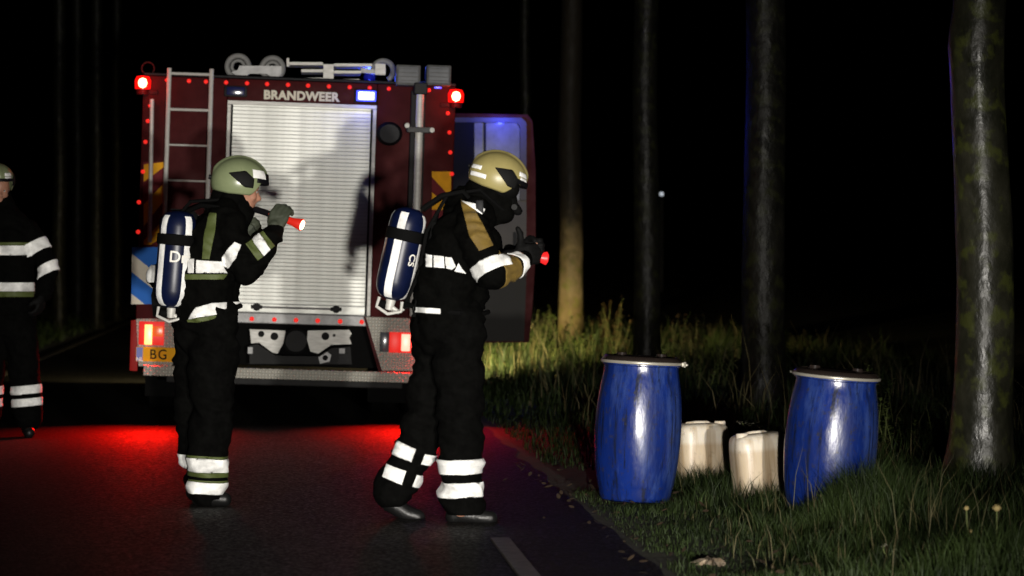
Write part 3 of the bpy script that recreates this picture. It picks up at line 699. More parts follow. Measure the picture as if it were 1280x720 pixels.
# rails, ladder, mast
m = MB(); m.tube([(*[T(191.5,125)[0]], -.05, T(191.5,125)[1]), (T(188.5,303)[0], -.05, T(188.5,303)[1])], .017, 10)
for py in (132, 296): x, z = T(190, py); m.tube([(x,-.05,z),(x,0,z)], .012, 8)
m.build('grab_rail', M['alu'], truck, True)
lad = MB(); lad.tube([(T(213.5,87)[0], -.13, T(213.5,87)[1]), (T(205.5,330)[0], -.13, T(205.5,330)[1])], .018, 8); ladder = lad.build('access_ladder', M['alu'], truck, True)
m = MB(); m.tube([(T(265.5,88)[0], -.13, T(265.5,88)[1]), (T(258,330)[0], -.13, T(258,330)[1])], .018, 8)
for px, py in ((213,96),(265,98),(207,300),(259,300)): x, z = T(px, py); m.tube([(x,-.13,z),(x,-.005,z)], .011, 6)
m.build('ladder_rail', M['alu'], ladder, True)
for k, py in enumerate((93.5, 138, 182, 226, 270, 314)):
    a = T(213-(py-93)*.033, py); b = T(265.3-(py-93)*.033, py+1.5); m = MB(); r = .012 if k < 2 else .0085
    m.tube([(a[0], -.128, a[1]), (b[0], -.128, b[1])], r, 8); m.build('rung', M['alu'], ladder, True)
x0, z0 = T(524.5, 106); x1, z1 = T(515.5, 395)
m = MB(); m.tube([(x0, -.17, z0), (x1, -.17, z1)], .031, 20); mast = m.build('light_mast', M['alu'], truck, True)
m = MB(); m.box(x0-.068, x0+.05, -.10, -.012, .95, 2.70, ch=.006); m.build('mast_housing', M['blackmetal'], truck)
x, z = T(523, 163); m = MB(); m.box(x-.10, x+.10, -.215, -.09, z-.022, z+.022, ch=.01); m.build('clamp', M['floodgrey'], mast)
for dx, dz in ((-.1, .03), (.1, .0)): m = MB(); m.lathe([(.02,0),(.02,.03),(.001,.034)], 12, Matrix.Translation((x+dx, -.19, z+dz)) @ Matrix.Rotation(R(90), 4, 'X')); m.build('clamp_bolt', M['alu'], mast, True)
m = MB(); x, z = T(524.5, 113); m.box(x-.055, x+.055, -.24, -.10, z-.04, z+.055, ch=.01); m.build('mast_collar', M['dark'], mast)
for px in (509, 547):
    x, z = T(px, 95); m = MB(); m.box(x-.098, x+.098, -.22, .02, z-.083, z+.08, ch=.012); fl = m.build('floodlight', M['floodgrey'], truck, True)
    m = MB(); m.box(x-.083, x+.083, -.228, -.221, z-.066, z+.065, ch=.003); m.build('flood_glass', M['glass'], fl)
    for k in range(4): m = MB(); m.box(x-.08, x+.08, -.234, -.229, z-.05+.032*k, z-.044+.032*k); m.build('louvre', M['floodgrey'], fl)
x, z = T(526, 102); m = MB(); m.tube([(x-.12,-.1,z-.02),(x+.14,-.1,z-.02)], .02, 10); m.build('flood_yoke', M['blackmetal'], truck, True)
x, z = T(486.5, 167); m = MB(); m.lathe([(.001,0),(.08,.0),(.1,.02),(.105,.03),(.09,.04)], 28, Matrix.Translation((x,-.055,z)) @ Matrix.Scale(.92, 4, (0,0,1)) @ Matrix.Rotation(R(-90), 4, 'X')); m.build('fuel_flap', M['dark'], truck, True)
# roof gear
def torus(px, py, Rr, r, y, name, mt, a0=0, a1=360):
    x, z = T(px, py); n = 28; pts = [(x+Rr*math.cos(R(a0+(a1-a0)*i/n)), y, z+Rr*math.sin(R(a0+(a1-a0)*i/n))) for i in range(n+1)]
    m = MB(); m.tube(pts, r, 12); return m.build(name, M[mt], truck, True)
M['hose'] = mat('canvas_hose', (.20,.20,.19), .7, c2=(.13,.13,.13), scale=30, bump=.003)
torus(297, 80, .088, .022, .35, 'hose_roll', 'hose'); torus(340.5, 82, .086, .022, .35, 'hose_roll', 'hose'); torus(480.5, 85, .082, .022, .3, 'hose_roll', 'hose', -60, 200)
torus(297, 80, .05, .014, .36, 'hose_roll', 'hose'); torus(340.5, 82, .05, .014, .36, 'hose_roll', 'hose')
pxp([(299,80),(352,80),(352,90),(347,95),(338,93),(333,90),(312,90),(306,94),(296,93),(289,88),(297,85)], .24, .27, 'roof_bracket', M['greymetal'])
pxp(rect(470,77,483,91), .2, .23, 'roof_bracket', M['alu'])
for (a, b, c, d) in ((361,75.5,404,79), (377,84.5,405,88), (380,95,405,98.5), (418,77,466,80.5), (418,86,452,89.5), (418,96.5,450,100), (358.5,70.5,361.5,81), (404.5,78,417.5,99.5)):
    pxp(rect(a,b,c,d), .2, .23+.3*(c-a > 15), 'ladder_rack', M['alu'])
pxp([(452,82),(470,84),(472,90),(452,88)], .22, .3, 'roof_bracket', M['greymetal'])
# under the truck: chassis, axle and wheels
m = MB(); m.box(-.45,-.36,.6,7.0,.50,.70); m.box(.36,.45,.6,7.0,.50,.70); m.box(-.7,.7,1.75,1.87,.40,.52); m.build('chassis', M['blackmetal'], truck)
def wheel(x, y, wd):
    m = MB(); Mx = Matrix.Translation((x, y, .455)) @ Matrix.Rotation(R(90), 4, 'Y')
    m.lathe([(.26,-wd/2),(.40,-wd/2),(.45,-wd/2+.03),(.455,-.01),(.445,0),(.455,.01),(.45,wd/2-.03),(.40,wd/2),(.26,wd/2)], 40, Mx); wv = m.build('wheel', M['rubber'], truck, True)
    m = MB(); m.lathe([(.255,-wd*.45),(.24,-wd*.3),(.12,-wd*.2),(.12,wd*.2),(.24,wd*.3),(.255,wd*.45)], 28, Mx); m.build('rim', M['greymetal'], wv, True)
for x, y, wd in ((-1.09,1.8,.25),(-.80,1.8,.25),(1.09,1.8,.25),(.80,1.8,.25),(-1.05,5.9,.3),(1.05,5.9,.3)): wheel(x, y, wd)
for x in (-.93, .93): m = MB(); m.box(x-.28, x+.28, 1.1, 1.12, .14, .62, ch=.004); m.build('mudflap', M['rubber'], truck)
# cab
m = MB(); prof = [(2.99,.47),(7.25,.47),(7.3,1.5),(7.05,2.55),(6.8,2.735),(2.99,2.735)]
m.prism(prof, -1.22, 1.22, lambda u, v, d: (d, u, v)); cab = m.build('cab', M['red'], truck)
for sx in (-1, 1):
    for (a, b) in ((3.25, 3.95), (4.9, 5.9)):
        if sx == 1 and a < 4: continue
        m = MB(); m.box(min(sx*1.222, sx*1.232), max(sx*1.222, sx*1.232), a, b, 1.7, 2.45, ch=.004); m.build('window', M['glass'], cab)
m = MB(); m.box(1.2205, 1.226, 3.05, 4.0, .55, 2.62); m.build('dark_doorway_panel', M['black'], cab)  # black sheet on the solid cab side, painted dark of the open door
m = MB(); m.prism([(7.302,1.55),(7.07,2.5),(7.085,2.5),(7.318,1.55)], -1.1, 1.1, lambda u, v, d: (d, u, v)); m.build('windscreen', M['glass'], cab)
for sx in (-1, 1):
    m = MB(); m.box(sx*.95-.14, sx*.95+.14, 7.26, 7.31, .62, .82, ch=.01); hl = m.build('headlight', M['headlamp'], truck, True)
    m = MB(); m.box(sx*.95-.17, sx*.95+.17, 7.2, 7.72, .795, .815, ch=.004); m.build('beam_shade', M['red'], hl)  # unseen plate added over the lamp to cut off the upward beam
    spot('headlight_beam', (sx*.95, 7.36, .76), (sx*.95+(.20 if sx > 0 else -.5)*10, 17, -.15 if sx > 0 else -1.2), 5600 if sx > 0 else 330, (1,.80,.40), 72 if sx > 0 else 84, 1.0, .03, truck)
m = MB(); m.box(-1.2, 1.2, 7.1, 7.32, .40, .6, ch=.02); m.build('front_bumper', M['red'], truck)
# open crew door
Mi = (Matrix.Translation(tp) @ Matrix.Rotation(ROLL, 4, 'Y')).inverted()
def D(px, py): v = Mi @ Wp(px, py, 133.6); return (v.x, v.z)
def dp(pts, y0, y1, name, m, parent): mb = MB(); mb.prism([D(*p) for p in pts], y0, y1, lambda u, v, d: (u, d, v)); return mb.build(name, m, parent)
sk = MB()
sk.prism([D(*p) for p in [(536,140),(662,142),(668,150),(672,210),(672,320),(668,384),(664,429),(536,429),(536,262),(658,262),(658,150),(536,148)]], 4.03, 4.06, lambda u, v, d: (u, d, v))
door = sk.build('crew_door', M['red'], truck); door['label'] = 'open crew door with grey inner trim and window'
dp([(540,250),(660,250),(660,345),(540,345)], 3.995, 4.028, 'inner_trim', M['doorgrey'], door)
dp([(540,345.5),(660,345.5),(657,427),(540,427)], 3.99, 4.028, 'inner_trim', M['doordark'], door)
dp([(540,146),(654,146),(660,152),(660,249.5),(652,249.5),(652,158),(648,152),(540,152)], 3.99, 4.028, 'window_frame', M['doorgrey'], door)
dp([(540,152.5),(594,152.5),(594,249.5),(540,249.5)], 4.0, 4.028, 'window_pillar', M['black'], door)
dp([(594.5,152.5),(647.5,152.5),(651.5,158.5),(651.5,249.5),(594.5,249.5)], 4.012, 4.02, 'window_glass', M['glass'], door)
dp([(606,152.5),(609,152.5),(609,249.5),(606,249.5)], 4.0, 4.011, 'window_divider', M['black'], door)
dp([(643,290),(648,290),(648,330),(643,330)], 3.95, 3.99, 'door_handle', M['blackmetal'], door)
m = MB(); m.box(1.235, 1.30, 3.35, 3.5, 2.60, 2.66, ch=.008); m.build('blue_strobe', M['bluelamp'], cab, True)  # added lens to go with the door glass light, no such lamp is seen
point('door_glass_fill_light', (1.92, 3.80, 2.70), 17, (.04,.06,1), .03, truck)  # unseen lamp added close to the door glass to turn it blue
# ------------------------------------------------------------ people
def capsules(chains):
    """closed tapered capsules; chain = list of (point, radius)"""
    m = MB()
    for ch in chains:
        if len(ch) == 1: ch = [ch[0], (Vector(ch[0][0])+Vector((0,0,.001)), ch[0][1])]
        for (p, r), (q, s) in zip(ch, ch[1:]):
            p, q = Vector(p), Vector(q); d = q-p; L = d.length or 1e-6; d = d/L
            pts = []; rs = []
            for k in range(6): a = math.pi/2*(k+.3)/6.3; pts.append(p-d*r*math.cos(a)); rs.append(r*math.sin(a))
            pts.append(p); rs.append(r); pts.append(q); rs.append(s)
            for k in range(5, -1, -1): a = math.pi/2*(k+.3)/6.3; pts.append(q+d*s*math.cos(a)); rs.append(s*math.sin(a))
            m.tube(pts, rs, 18)
    return m
def flesh(name, chains, m, parent, voxel=.012, smooth=6, fold=0, ffreq=6, seed=0, clip=None):
    me = capsules(chains).mesh(name); tmp = bpy.data.objects.new('tmp', me); col.objects.link(tmp)
    rm = tmp.modifiers.new('r', 'REMESH'); rm.mode = 'VOXEL'; rm.voxel_size = voxel; rm.use_smooth_shade = True
    sm = tmp.modifiers.new('s', 'SMOOTH'); sm.factor = .5; sm.iterations = smooth
    dg = bpy.context.evaluated_depsgraph_get(); out = bpy.data.meshes.new_from_object(tmp.evaluated_get(dg)); bpy.data.objects.remove(tmp)
    out.name = name
    if fold:
        nrm = [v.normal.copy() for v in out.vertices]
        for v, n in zip(out.vertices, nrm):
            c = v.co
            k = noise.noise(Vector((c.x*ffreq+seed, c.y*ffreq, c.z*ffreq*1.6)))
            k2 = 1-2*abs(noise.noise(Vector((c.x*ffreq*1.1+9, c.y*ffreq*1.1+seed, c.z*ffreq*2.6+c.x*5))))
            v.co = c+n*(fold*k+fold*.9*k2-.4*fold)
    if clip:
        bm = bmesh.new(); bm.from_mesh(out)
        for co, no in clip: bmesh.ops.bisect_plane(bm, geom=bm.verts[:]+bm.edges[:]+bm.faces[:], plane_co=co, plane_no=no, clear_outer=True)
        bm.to_mesh(out); bm.free()
    return link(name, out, m, parent, True)
def patch(src, planes, off, name, m, parent, keep=None, thick=.003):
    """strip of tape lying on the cloth: the cloth's own surface between planes (co, outward normal), raised by off"""
    bm = bmesh.new(); bm.from_mesh(src.data)
    for co, no in planes:
        bmesh.ops.bisect_plane(bm, geom=bm.verts[:]+bm.edges[:]+bm.faces[:], plane_co=Vector(co), plane_no=Vector(no), clear_outer=True)
    if keep:
        bad = [f for f in bm.faces if not keep(f.calc_center_median(), f.normal)]
        bmesh.ops.delete(bm, geom=bad, context='FACES')
    if not bm.faces: bm.free(); print('EMPTY PATCH', name); return None
    left = set(bm.faces); isl = []
    while left:
        st_ = [left.pop()]; cur = list(st_)
        while st_:
            f = st_.pop()
            for e in f.edges:
                for g_ in e.link_faces:
                    if g_ in left: left.discard(g_); st_.append(g_); cur.append(g_)
        isl.append(cur)
    isl.sort(key=len); bmesh.ops.delete(bm, geom=[f for c in isl[:-1] for f in c], context='FACES')
    bm.normal_update(); nr = {v: v.normal.copy() for v in bm.verts}
    be = [e for e in bm.edges if e.is_boundary]
    for v in bm.verts: v.co += nr[v]*off
    r = bmesh.ops.extrude_edge_only(bm, edges=be)
    for v in [g_ for g_ in r['geom'] if isinstance(g_, bmesh.types.BMVert)]:
        best = min((e.other_vert(v) for e in v.link_edges if e.other_vert(v) in nr), key=lambda u: (u.co-v.co).length, default=None)
        if best: v.co -= nr[best]*(off+.001)
    me = bpy.data.meshes.new(name); bm.to_mesh(me); bm.free()
    return link(name, me, m, parent, True)

class Fig:
    def __init__(s, name, cx, gy, sc_, label, cat='person', group=None):
        s.cx, s.gy, s.s = cx, gy, sc_; p = Wp(cx, gy, sc_); s.e = empty(name, p, label, cat, group, (0, 0, -YAW)); s.org = p
    def P(s, px, py, dy=0): return Vector(((px-s.cx)/s.s, dy, (s.gy-py)/s.s))
    def C(s, *pts): return [(s.P(px, py, dy), r) for px, py, dy, r in pts]
    def world(s, v): return Matrix.Translation(s.org) @ Matrix.Rotation(-YAW, 4, 'Z') @ v
    def band(s, src, a, b, t0, t1, off, name, m, rad=.2, parent=None):
        a, b = s.P(*a), s.P(*b); d = (b-a); L = d.length; d = d/L; c0 = a+d*t0*L; c1 = a+d*t1*L
        def keep(c, n): q = c-c0; return (q-d*q.dot(d)).length < rad
        return patch(src, [(c0, -d), (c1, d)], off, name, m, parent or src, keep)
    def poly(s, src, pts, off, name, m, front=True, dmax=None, parent=None):
        pl = []; P_ = [s.P(x, y) for x, y in pts]; cen = sum(P_, Vector())/len(P_)
        for p, q in zip(P_, P_[1:]+P_[:1]):
            d = q-p; n = Vector((d.z, 0, -d.x)).normalized()
            if n.dot(cen-p) > 0: n = -n
            pl.append((p, n))
        return patch(src, pl, off, name, m, parent or src, lambda c, n: n.y < .05 and (dmax is None or c.y < dmax))
def helmet(fig, c, size, yaw, pitch, roll, mt, parent, stripes=True, hc=66):
    a, b, h = .150*size, .128*size, .132*size
    Mx = Matrix.Translation(c) @ Matrix.Rotation(yaw, 4, 'Z') @ Matrix.Rotation(pitch, 4, 'Y') @ Matrix.Rotation(roll, 4, 'X')
    def rim(al):
        al = abs((al+math.pi) % (2*math.pi)-math.pi); t = min(1, max(0, (al-R(38))/R(30))); t = t*t*(3-2*t)
        u = min(1, max(0, (al-R(120))/R(50)))
        return R(84)+t*R(40)-u*R(8)
    def pt(al, th, k=1.0):
        x, y, z = math.sin(th)*math.cos(al), math.sin(th)*math.sin(al), math.cos(th)
        if th > R(90): x *= 1.0; z *= .95
        cr = math.exp(-(y*b*size/.012)**2)*max(0, math.cos(th*.9)) if abs(math.cos(al)) > .02 or th < .2 else 0
        q = Vector((x*a*k, y*b*k, z*h*k)); q += q.normalized()*.012*max(0, math.exp(-(q.y/.014)**2))*min(1, max(0, (R(78)-th)/.3)); return Mx @ q
    def shell(al0, al1, f0, f1, k, name, m, na=64, nt_=20, close=False, par=None):
        mb = MB()
        for kk in (k, k-.028):
            base = len(mb.v)
            for i in range(nt_+1):
                for j in range(na+1):
                    al = al0+(al1-al0)*j/na; t0 = f0(al); t1 = f1(al); mb.v.append(tuple(pt(al, t0+(t1-t0)*i/nt_, kk)))
            for i in range(nt_):
                for j in range(na):
                    q = base+i*(na+1)+j; mb.f.append((q, q+1, q+na+2, q+na+1))
        half = (nt_+1)*(na+1)
        for j in range(na): q = nt_*(na+1)+j; mb.f.append((q, q+1, q+half+1, q+half))
        if not close:
            for j in range(na): mb.f.append((j, j+1, j+half+1, j+half))
            for i in range(nt_):
                for j in (0, na): q = i*(na+1)+j; mb.f.append((q, q+na+1, q+na+1+half, q+half))
        me = bpy.data.meshes.new(name); me.from_pydata(mb.v, [], mb.f)
        bm = bmesh.new(); bm.from_mesh(me); bmesh.ops.remove_doubles(bm, verts=bm.verts, dist=.0004); bmesh.ops.recalc_face_normals(bm, faces=bm.faces); bm.to_mesh(me); bm.free()
        return link(name, me, m, par, True)
    hl = shell(-math.pi, math.pi, lambda al: .002, rim, 1.0, 'helmet', mt, 96, 26, True, parent)
    for sg in (-1, 1):
        if stripes:
            for (x0, x1, t0, t1) in ((112, 158, 96, 106), (128, 160, 80, 89), (16, 46, 62, 72), (16, 42, 74, 82)):
                shell(sg*R(x0), sg*R(x1), lambda al, t=t0: R(t), lambda al, t=t1: R(t), 1.03, 'reflective_sticker', M['reflect'], 10, 3, False, hl)
        lo = lambda al: R(104)-R(28)*max(0, (abs(al)-R(hc))/R(34))
        hi = lambda al: R(66)+R(12)*abs(abs(al)-R(hc))/R(34)*(2.6 if abs(al) < R(hc) else .7)
        shell(sg*R(hc-18), sg*R(hc+34), hi, lo, 1.05, 'visor_hinge', M['black'], 16, 8, False, hl)
    kb = MB(); kb.tube([pt(math.pi*.93, R(84), 1.0), pt(math.pi*.93, R(84), 1.1)], .013, 10); kb.build('fit_knob', M['dark'], hl)
    shell(R(-58), R(58), lambda al: R(66) if hc > 70 and abs(al) < R(26) else R(80), lambda al: R(90), 1.05, 'brow_band', M['dark'], 24, 3, False, hl)
    return hl, Mx, pt
def hand_chains(w, fdir, up, side, s=1.0, curl=1.0, thumb_up=False, spread=.0):
    """palm and five fingers curled; w wrist, fdir towards the knuckles, up the side the thumb is on, side = palm normal (fingers curl that way)"""
    f, u, n = fdir.normalized(), up.normalized(), side.normalized(); ch = []
    kn = []
    for i, o in enumerate((.034, .011, -.012, -.033)): kn.append(w+f*(.088-abs(i-1.2)*.004)*s+u*o*s)
    ch.append([(w+u*.012*s, .024*s), (kn[0]-f*.012*s, .0175*s)]); ch.append([(w, .026*s), (kn[1]-f*.012*s, .0175*s)])
    ch.append([(w, .026*s), (kn[2]-f*.012*s, .0175*s)]); ch.append([(w-u*.012*s, .024*s), (kn[3]-f*.012*s, .017*s)])
    for k, L in zip(kn, (.074, .082, .077, .062)):
        a0 = R(35)*curl; p = k; pts = [(p, .0135*s)]; ang = a0
        for seg, st in ((.42, 0), (.32, R(62)*curl), (.26, R(48)*curl)):
            ang += st; p = p+(f*math.cos(ang)+n*math.sin(ang))*L*seg*s; pts.append((p, .0125*s if seg > .3 else .0115*s))
        ch.append(pts)
    t0 = w+f*.03*s+u*.028*s
    if thumb_up: t1 = t0+(f*.35+u*.85+n*.2).normalized()*.042*s; t2 = t1+(f*.2+u*.98).normalized()*.036*s; t3 = t2+(u-f*.25).normalized()*.024*s
    else: t1 = t0+(f*.5+u*.5+n*.55).normalized()*.04*s; t2 = t1+(f*.55+u*-.1+n*.75).normalized()*.032*s; t3 = t2+(f*.3-u*.5+n*.6).normalized()*.022*s
    ch.append([(t0, .019*s), (t1, .016*s), (t2, .0145*s), (t3, .012*s)])
    return ch
def face_chains(c, f, u, sd):
    """head with brow, nose, lips, chin, ears; c head centre, f facing direction"""
    ch = [[(c+u*.03-f*.02, .088), (c+u*.035+f*.015, .086)], [(c-u*.02+f*.015, .078), (c-u*.065+f*.035, .055)], [(c-u*.085+f*.062, .026), (c-u*.085+f*.06, .026)]]
    ch += [[(c+u*.005+f*.092, .010), (c-u*.032+f*.115, .0125)], [(c-u*.034+f*.105+sd*.012, .009), (c-u*.034+f*.105-sd*.012, .009)]]
    ch += [[(c+u*.022+f*.082+sd*.03, .013), (c+u*.022+f*.082-sd*.03, .013)], [(c-u*.056+f*.088+sd*.016, .008), (c-u*.056+f*.088-sd*.016, .008)], [(c-u*.066+f*.086+sd*.013, .008), (c-u*.066+f*.086-sd*.013, .008)]]
    ch += [[(c-u*.025+f*.065+sd*.04, .024), (c-u*.03+f*.06+sd*.045, .022)], [(c-u*.025+f*.065-sd*.04, .024), (c-u*.03+f*.06-sd*.045, .022)]]
    for g in (-1, 1): ch.append([(c+sd*g*.082+u*.02-f*.01, .012), (c+sd*g*.084-u*.015-f*.005, .010)])
    return ch
def shrink(chains, k=.72): return [[(p, max(.03, r*k)) for p, r in ch] for ch in chains]
def eyes(c, f, u, sd, parent):
    for g in (-1, 1):
        m = MB(); q = c+u*.004+f*.078+sd*g*.031; m.lathe([(.001,-.012),(.008,-.009),(.012,0),(.008,.009),(.001,.012)], 12, Matrix.Translation(q)); e = m.build('eye', M['eyewhite'], parent, True)
        m = MB(); q2 = q+f*.0095; m.lathe([(.001,-.005),(.004,-.003),(.005,0),(.004,.003),(.001,.005)], 10, Matrix.Translation(q2)); m.build('pupil', M['black'], e, True)

# ================= second firefighter (nearest, walking to the right)
F = Fig('person', 565, 652, 247, 'firefighter in cream helmet striding right with torch and ochre shoulder patch', group='firefighters on the road')
P, C = F.P, F.C; E = F.e
torso = [C((556,398,-.07,.15),(556,360,-.07,.155),(574,305,-.09,.150),(590,275,-.11,.110)), C((556,398,.07,.15),(556,360,.07,.155),(574,305,.09,.150),(590,275,.11,.110)),
         C((558,395,0,.165),(558,355,0,.17),(572,300,0,.155),(586,270,0,.13),(602,256,0,.10)), C((592,268,-.15,.085),(592,268,.15,.085)), C((590,320,.0,.12),(580,370,0,.12))]
armR = [C((590,282,-.20,.088),(600,315,-.25,.080),(617,342,-.27,.078)), C((617,342,-.27,.078),(634,334,-.20,.072),(650,325,-.13,.060))]
armL = [C((592,284,.20,.085),(622,335,.24,.075)), C((622,335,.24,.075),(650,318,.05,.058))]
legR = [C((572,398,-.08,.135),(574,450,-.10,.125),(575,505,-.11,.112),(576,570,-.11,.108),(577,628,-.11,.110))]
legL = [C((548,398,.08,.135),(545,450,.09,.12),(537,510,.10,.110),(517,565,.10,.105),(491,616,.10,.100))]
hd = P(620,232); hf = Vector((.90,.0,-.42)).normalized(); hs = Vector((0,1,0)); hu = hs.cross(hf).normalized(); hu = hu if hu.z > 0 else -hu
footR = [C((577,630,-.11,.05),(568,643,-.11,.034)), C((572,641,-.11,.034),(600,645,-.12,.030),(613,646,-.12,.026))]
footL = [C((491,618,.10,.05),(487,632,.10,.036)), C((488,632,.10,.036),(508,645,.09,.032),(522,649,.09,.026))]
wr = P(643,322,-.12); hc = hand_chains(wr, Vector((.92,.25,.20)), Vector((-.25,0,1)), Vector((.1,.9,-.15)), 1.12, 1.0, True)
wl = P(650,312,.02); hc2 = hand_chains(wl, Vector((.95,-.2,.1)), Vector((-.1,.1,1)), Vector((0,-.9,0)), 1.05, 1.1)
body = flesh('body', shrink(torso+armR+armL, .74)+shrink(legR+legL, .70)+[[(p+Vector((-.01,0,.022)), r*.5) for p, r in c] for c in footR+footL]+[C((602,256,0,.065),(614,238,0,.062))]+face_chains(hd, hf, hu, hs)
             +[[(p, r*.58) for p, r in c] for c in hc+hc2], M['skin'], E, .0105, 3)
jk = flesh('jacket', torso+armR+armL+[C((585,262,0,.12),(600,250,0,.095),(607,244,0,.085))], M['jacket'], E, .011, 3, .019, 6.5, 3, clip=[(P(560,404), Vector((0,0,-1)))])
tr = flesh('trousers', legR+legL+[C((558,412,0,.165),(558,385,0,.155)),C((558,408,-.06,.14),(558,408,.06,.14))], M['trousers'], E, .012, 3, .021, 5.5, 8, clip=[(P(560,640), Vector((.0,0,-1)))])
flesh('glove', [[(p, r*1.02) for p, r in c] for c in hc]+[[(wr-Vector((.03,0,0)), .042), (wr+Vector((.02,0,0)), .034)]], M['glove'], E, .006, 3, .001, 30)
flesh('glove', [[(p, r*1.02) for p, r in c] for c in hc2], M['glove'], E, .006, 3)
def boots(foot, pr):
    for ft in foot:
        pass
for ft, yy in ((footR, -.11), (footL, .10)):
    flesh('boot', [[(p+Vector((0,0,.004)), r+.013) for p, r in c] for c in ft]+[[(ft[0][0][0], .060), (ft[0][0][0]+Vector((.0,0,.10)), .058)]], M['boot'], E, .009, 4)
# reflective tape
F.poly(jk, [(534,318),(541.5,319),(541.5,334),(534,333)], .005, 'reflective_stripe', M['reflect'], dmax=.05)
F.poly(jk, [(543.5,319),(556,320.5),(557,335),(543.5,334)], .005, 'reflective_stripe', M['reflect'], dmax=.05)
F.poly(jk, [(558,321),(566,322),(571,333),(566,337),(559,335.5)], .005, 'reflective_stripe', M['reflect'], dmax=.05)
F.poly(jk, [(569,339),(574,329),(583,342)], .005, 'reflective_stripe', M['reflect'], dmax=.05)
F.band(jk, (592,290,-.21), (617,344,-.27), .70, .97, .006, 'reflective_stripe', M['reflect'], .11)
F.band(jk, (617,342,-.27), (650,325,-.13), .02, .68, .003, 'trim_panel', M['ochre'], .10)
F.band(jk, (617,342,-.27), (650,325,-.13), .76, .98, .006, 'reflective_stripe', M['reflect'], .10)
F.poly(jk, [(576,250),(590,256),(606,285),(617,307),(600,314),(588,296)], .004, 'shoulder_patch', M['ochre'], dmax=0)
F.poly(jk, [(566,245),(580,247),(606,262),(603,269),(578,253),(566,251)], .007, 'reflective_stripe', M['reflect'])
F.poly(jk, [(500,382),(552,385),(552,391),(500,389)], .005, 'reflective_stripe', M['reflect'], dmax=.1)
F.poly(jk, [(577,386),(600,390),(612,396),(612,410),(596,403),(588,392)], .005, 'reflective_stripe', M['reflect'], dmax=.1)
for a, b in ((.0, .0),):
    F.band(tr, (575,505,-.11), (577,628,-.11), .545, .69, .006, 'reflective_stripe', M['reflect'], .17)
    F.band(tr, (575,505,-.11), (577,628,-.11), .775, .92, .006, 'reflective_stripe', M['reflect'], .17)
    for q in ([(496,552),(520,562),(514,577),(490,568)], [(483,581),(508,589),(502,606),(478,597)], [(531,568),(545,571),(541,584),(526,581)], [(521,594),(533,598),(527,613),(515,609)]): F.poly(tr, q, .006, 'reflective_stripe', M['reflect'])
hl, HM, hp = helmet(F, P(622,223), 1.0, 0, R(20), R(-4), M['helmet'], E)
nc = flesh('neck_curtain', [[(P(602,240), .088), (P(600,256), .11)], [(P(612,244), .090), (P(616,262), .085)], [(P(625,250), .072), (P(628,266), .062)]], M['jacket'], E, .011, 4, .006, 9, 5)
mk = flesh('breathing_mask', [[(hd+hf*.062+hu*.015-hs*.035, .058), (hd+hf*.062+hu*.015+hs*.035, .058)], [(hd-hu*.03+hf*.02, .082), (hd-hu*.05+hf*.05, .06)], [(hd+hf*.09-hu*.045, .048), (hd+hf*.10-hu*.06, .042)], [(hd+hf*.13-hu*.06, .028), (hd+hf*.155-hu*.07, .024)], [(hd+hf*.10-hu*.085, .022), (hd+hf*.07-hu*.13, .022)]], M['rubber'], E, .007, 2)
m = MB(); m.tube([hd+hf*.13-hu*.06-hs*.03, hd+hf*.13-hu*.06-hs*.045], .015, 12); m.build('mask_valve', M['blackmetal'], mk, True)
# buckles and radio
m = MB(); a = P(600,256,-.16); m.box(a.x-.02, a.x+.02, a.y-.06, a.y-.02, a.z-.05, a.z+.02, ch=.006); m.build('radio', M['dark'], E, True)

def torch(fig, a, b, label, head_r, lit, dim=False, r=.017):
    a, b = Vector(a), Vector(b); d = (b-a).normalized(); o = fig.world(a); t = empty('torch', o, label, 'torch', 'hand torches', (0, 0, -YAW)); L = (b-a).length
    m = MB(); m.tube([Vector((0,0,0)), d*.01, d*L*.68, d*L*.72], [r*.7, r, r, r*1.2], 16); m.build('torch_body', M['dark'], t, True)
    m = MB(); m.tube([d*L*.70, d*L*.82, d*L*.99, d*L], [r*1.15, r*1.3, head_r, head_r*.96], 20); m.build('cone', M['torchdim' if dim else 'torchred'], t, True)
    m = MB(); m.tube([d*L*1.001, d*(L+.006)], [head_r*.86, head_r*.7], 20); m.build('lens', M['torchdim' if dim else 'torchlens'], t, True)
    m = MB(); sd = d.cross(Vector((0,0,1))).normalized(); m.tube([d*L*.35+sd*r*.9, d*L*.35+sd*r*1.3], .007, 8); m.build('switch', M['torchred'], t, True)
    return t, d
torch(F, P(634,316,-.09)+Vector((0,.02,0)), P(683,323,-.02), 'torch with red tip in gloved fist of the striding firefighter', .034, False, True)
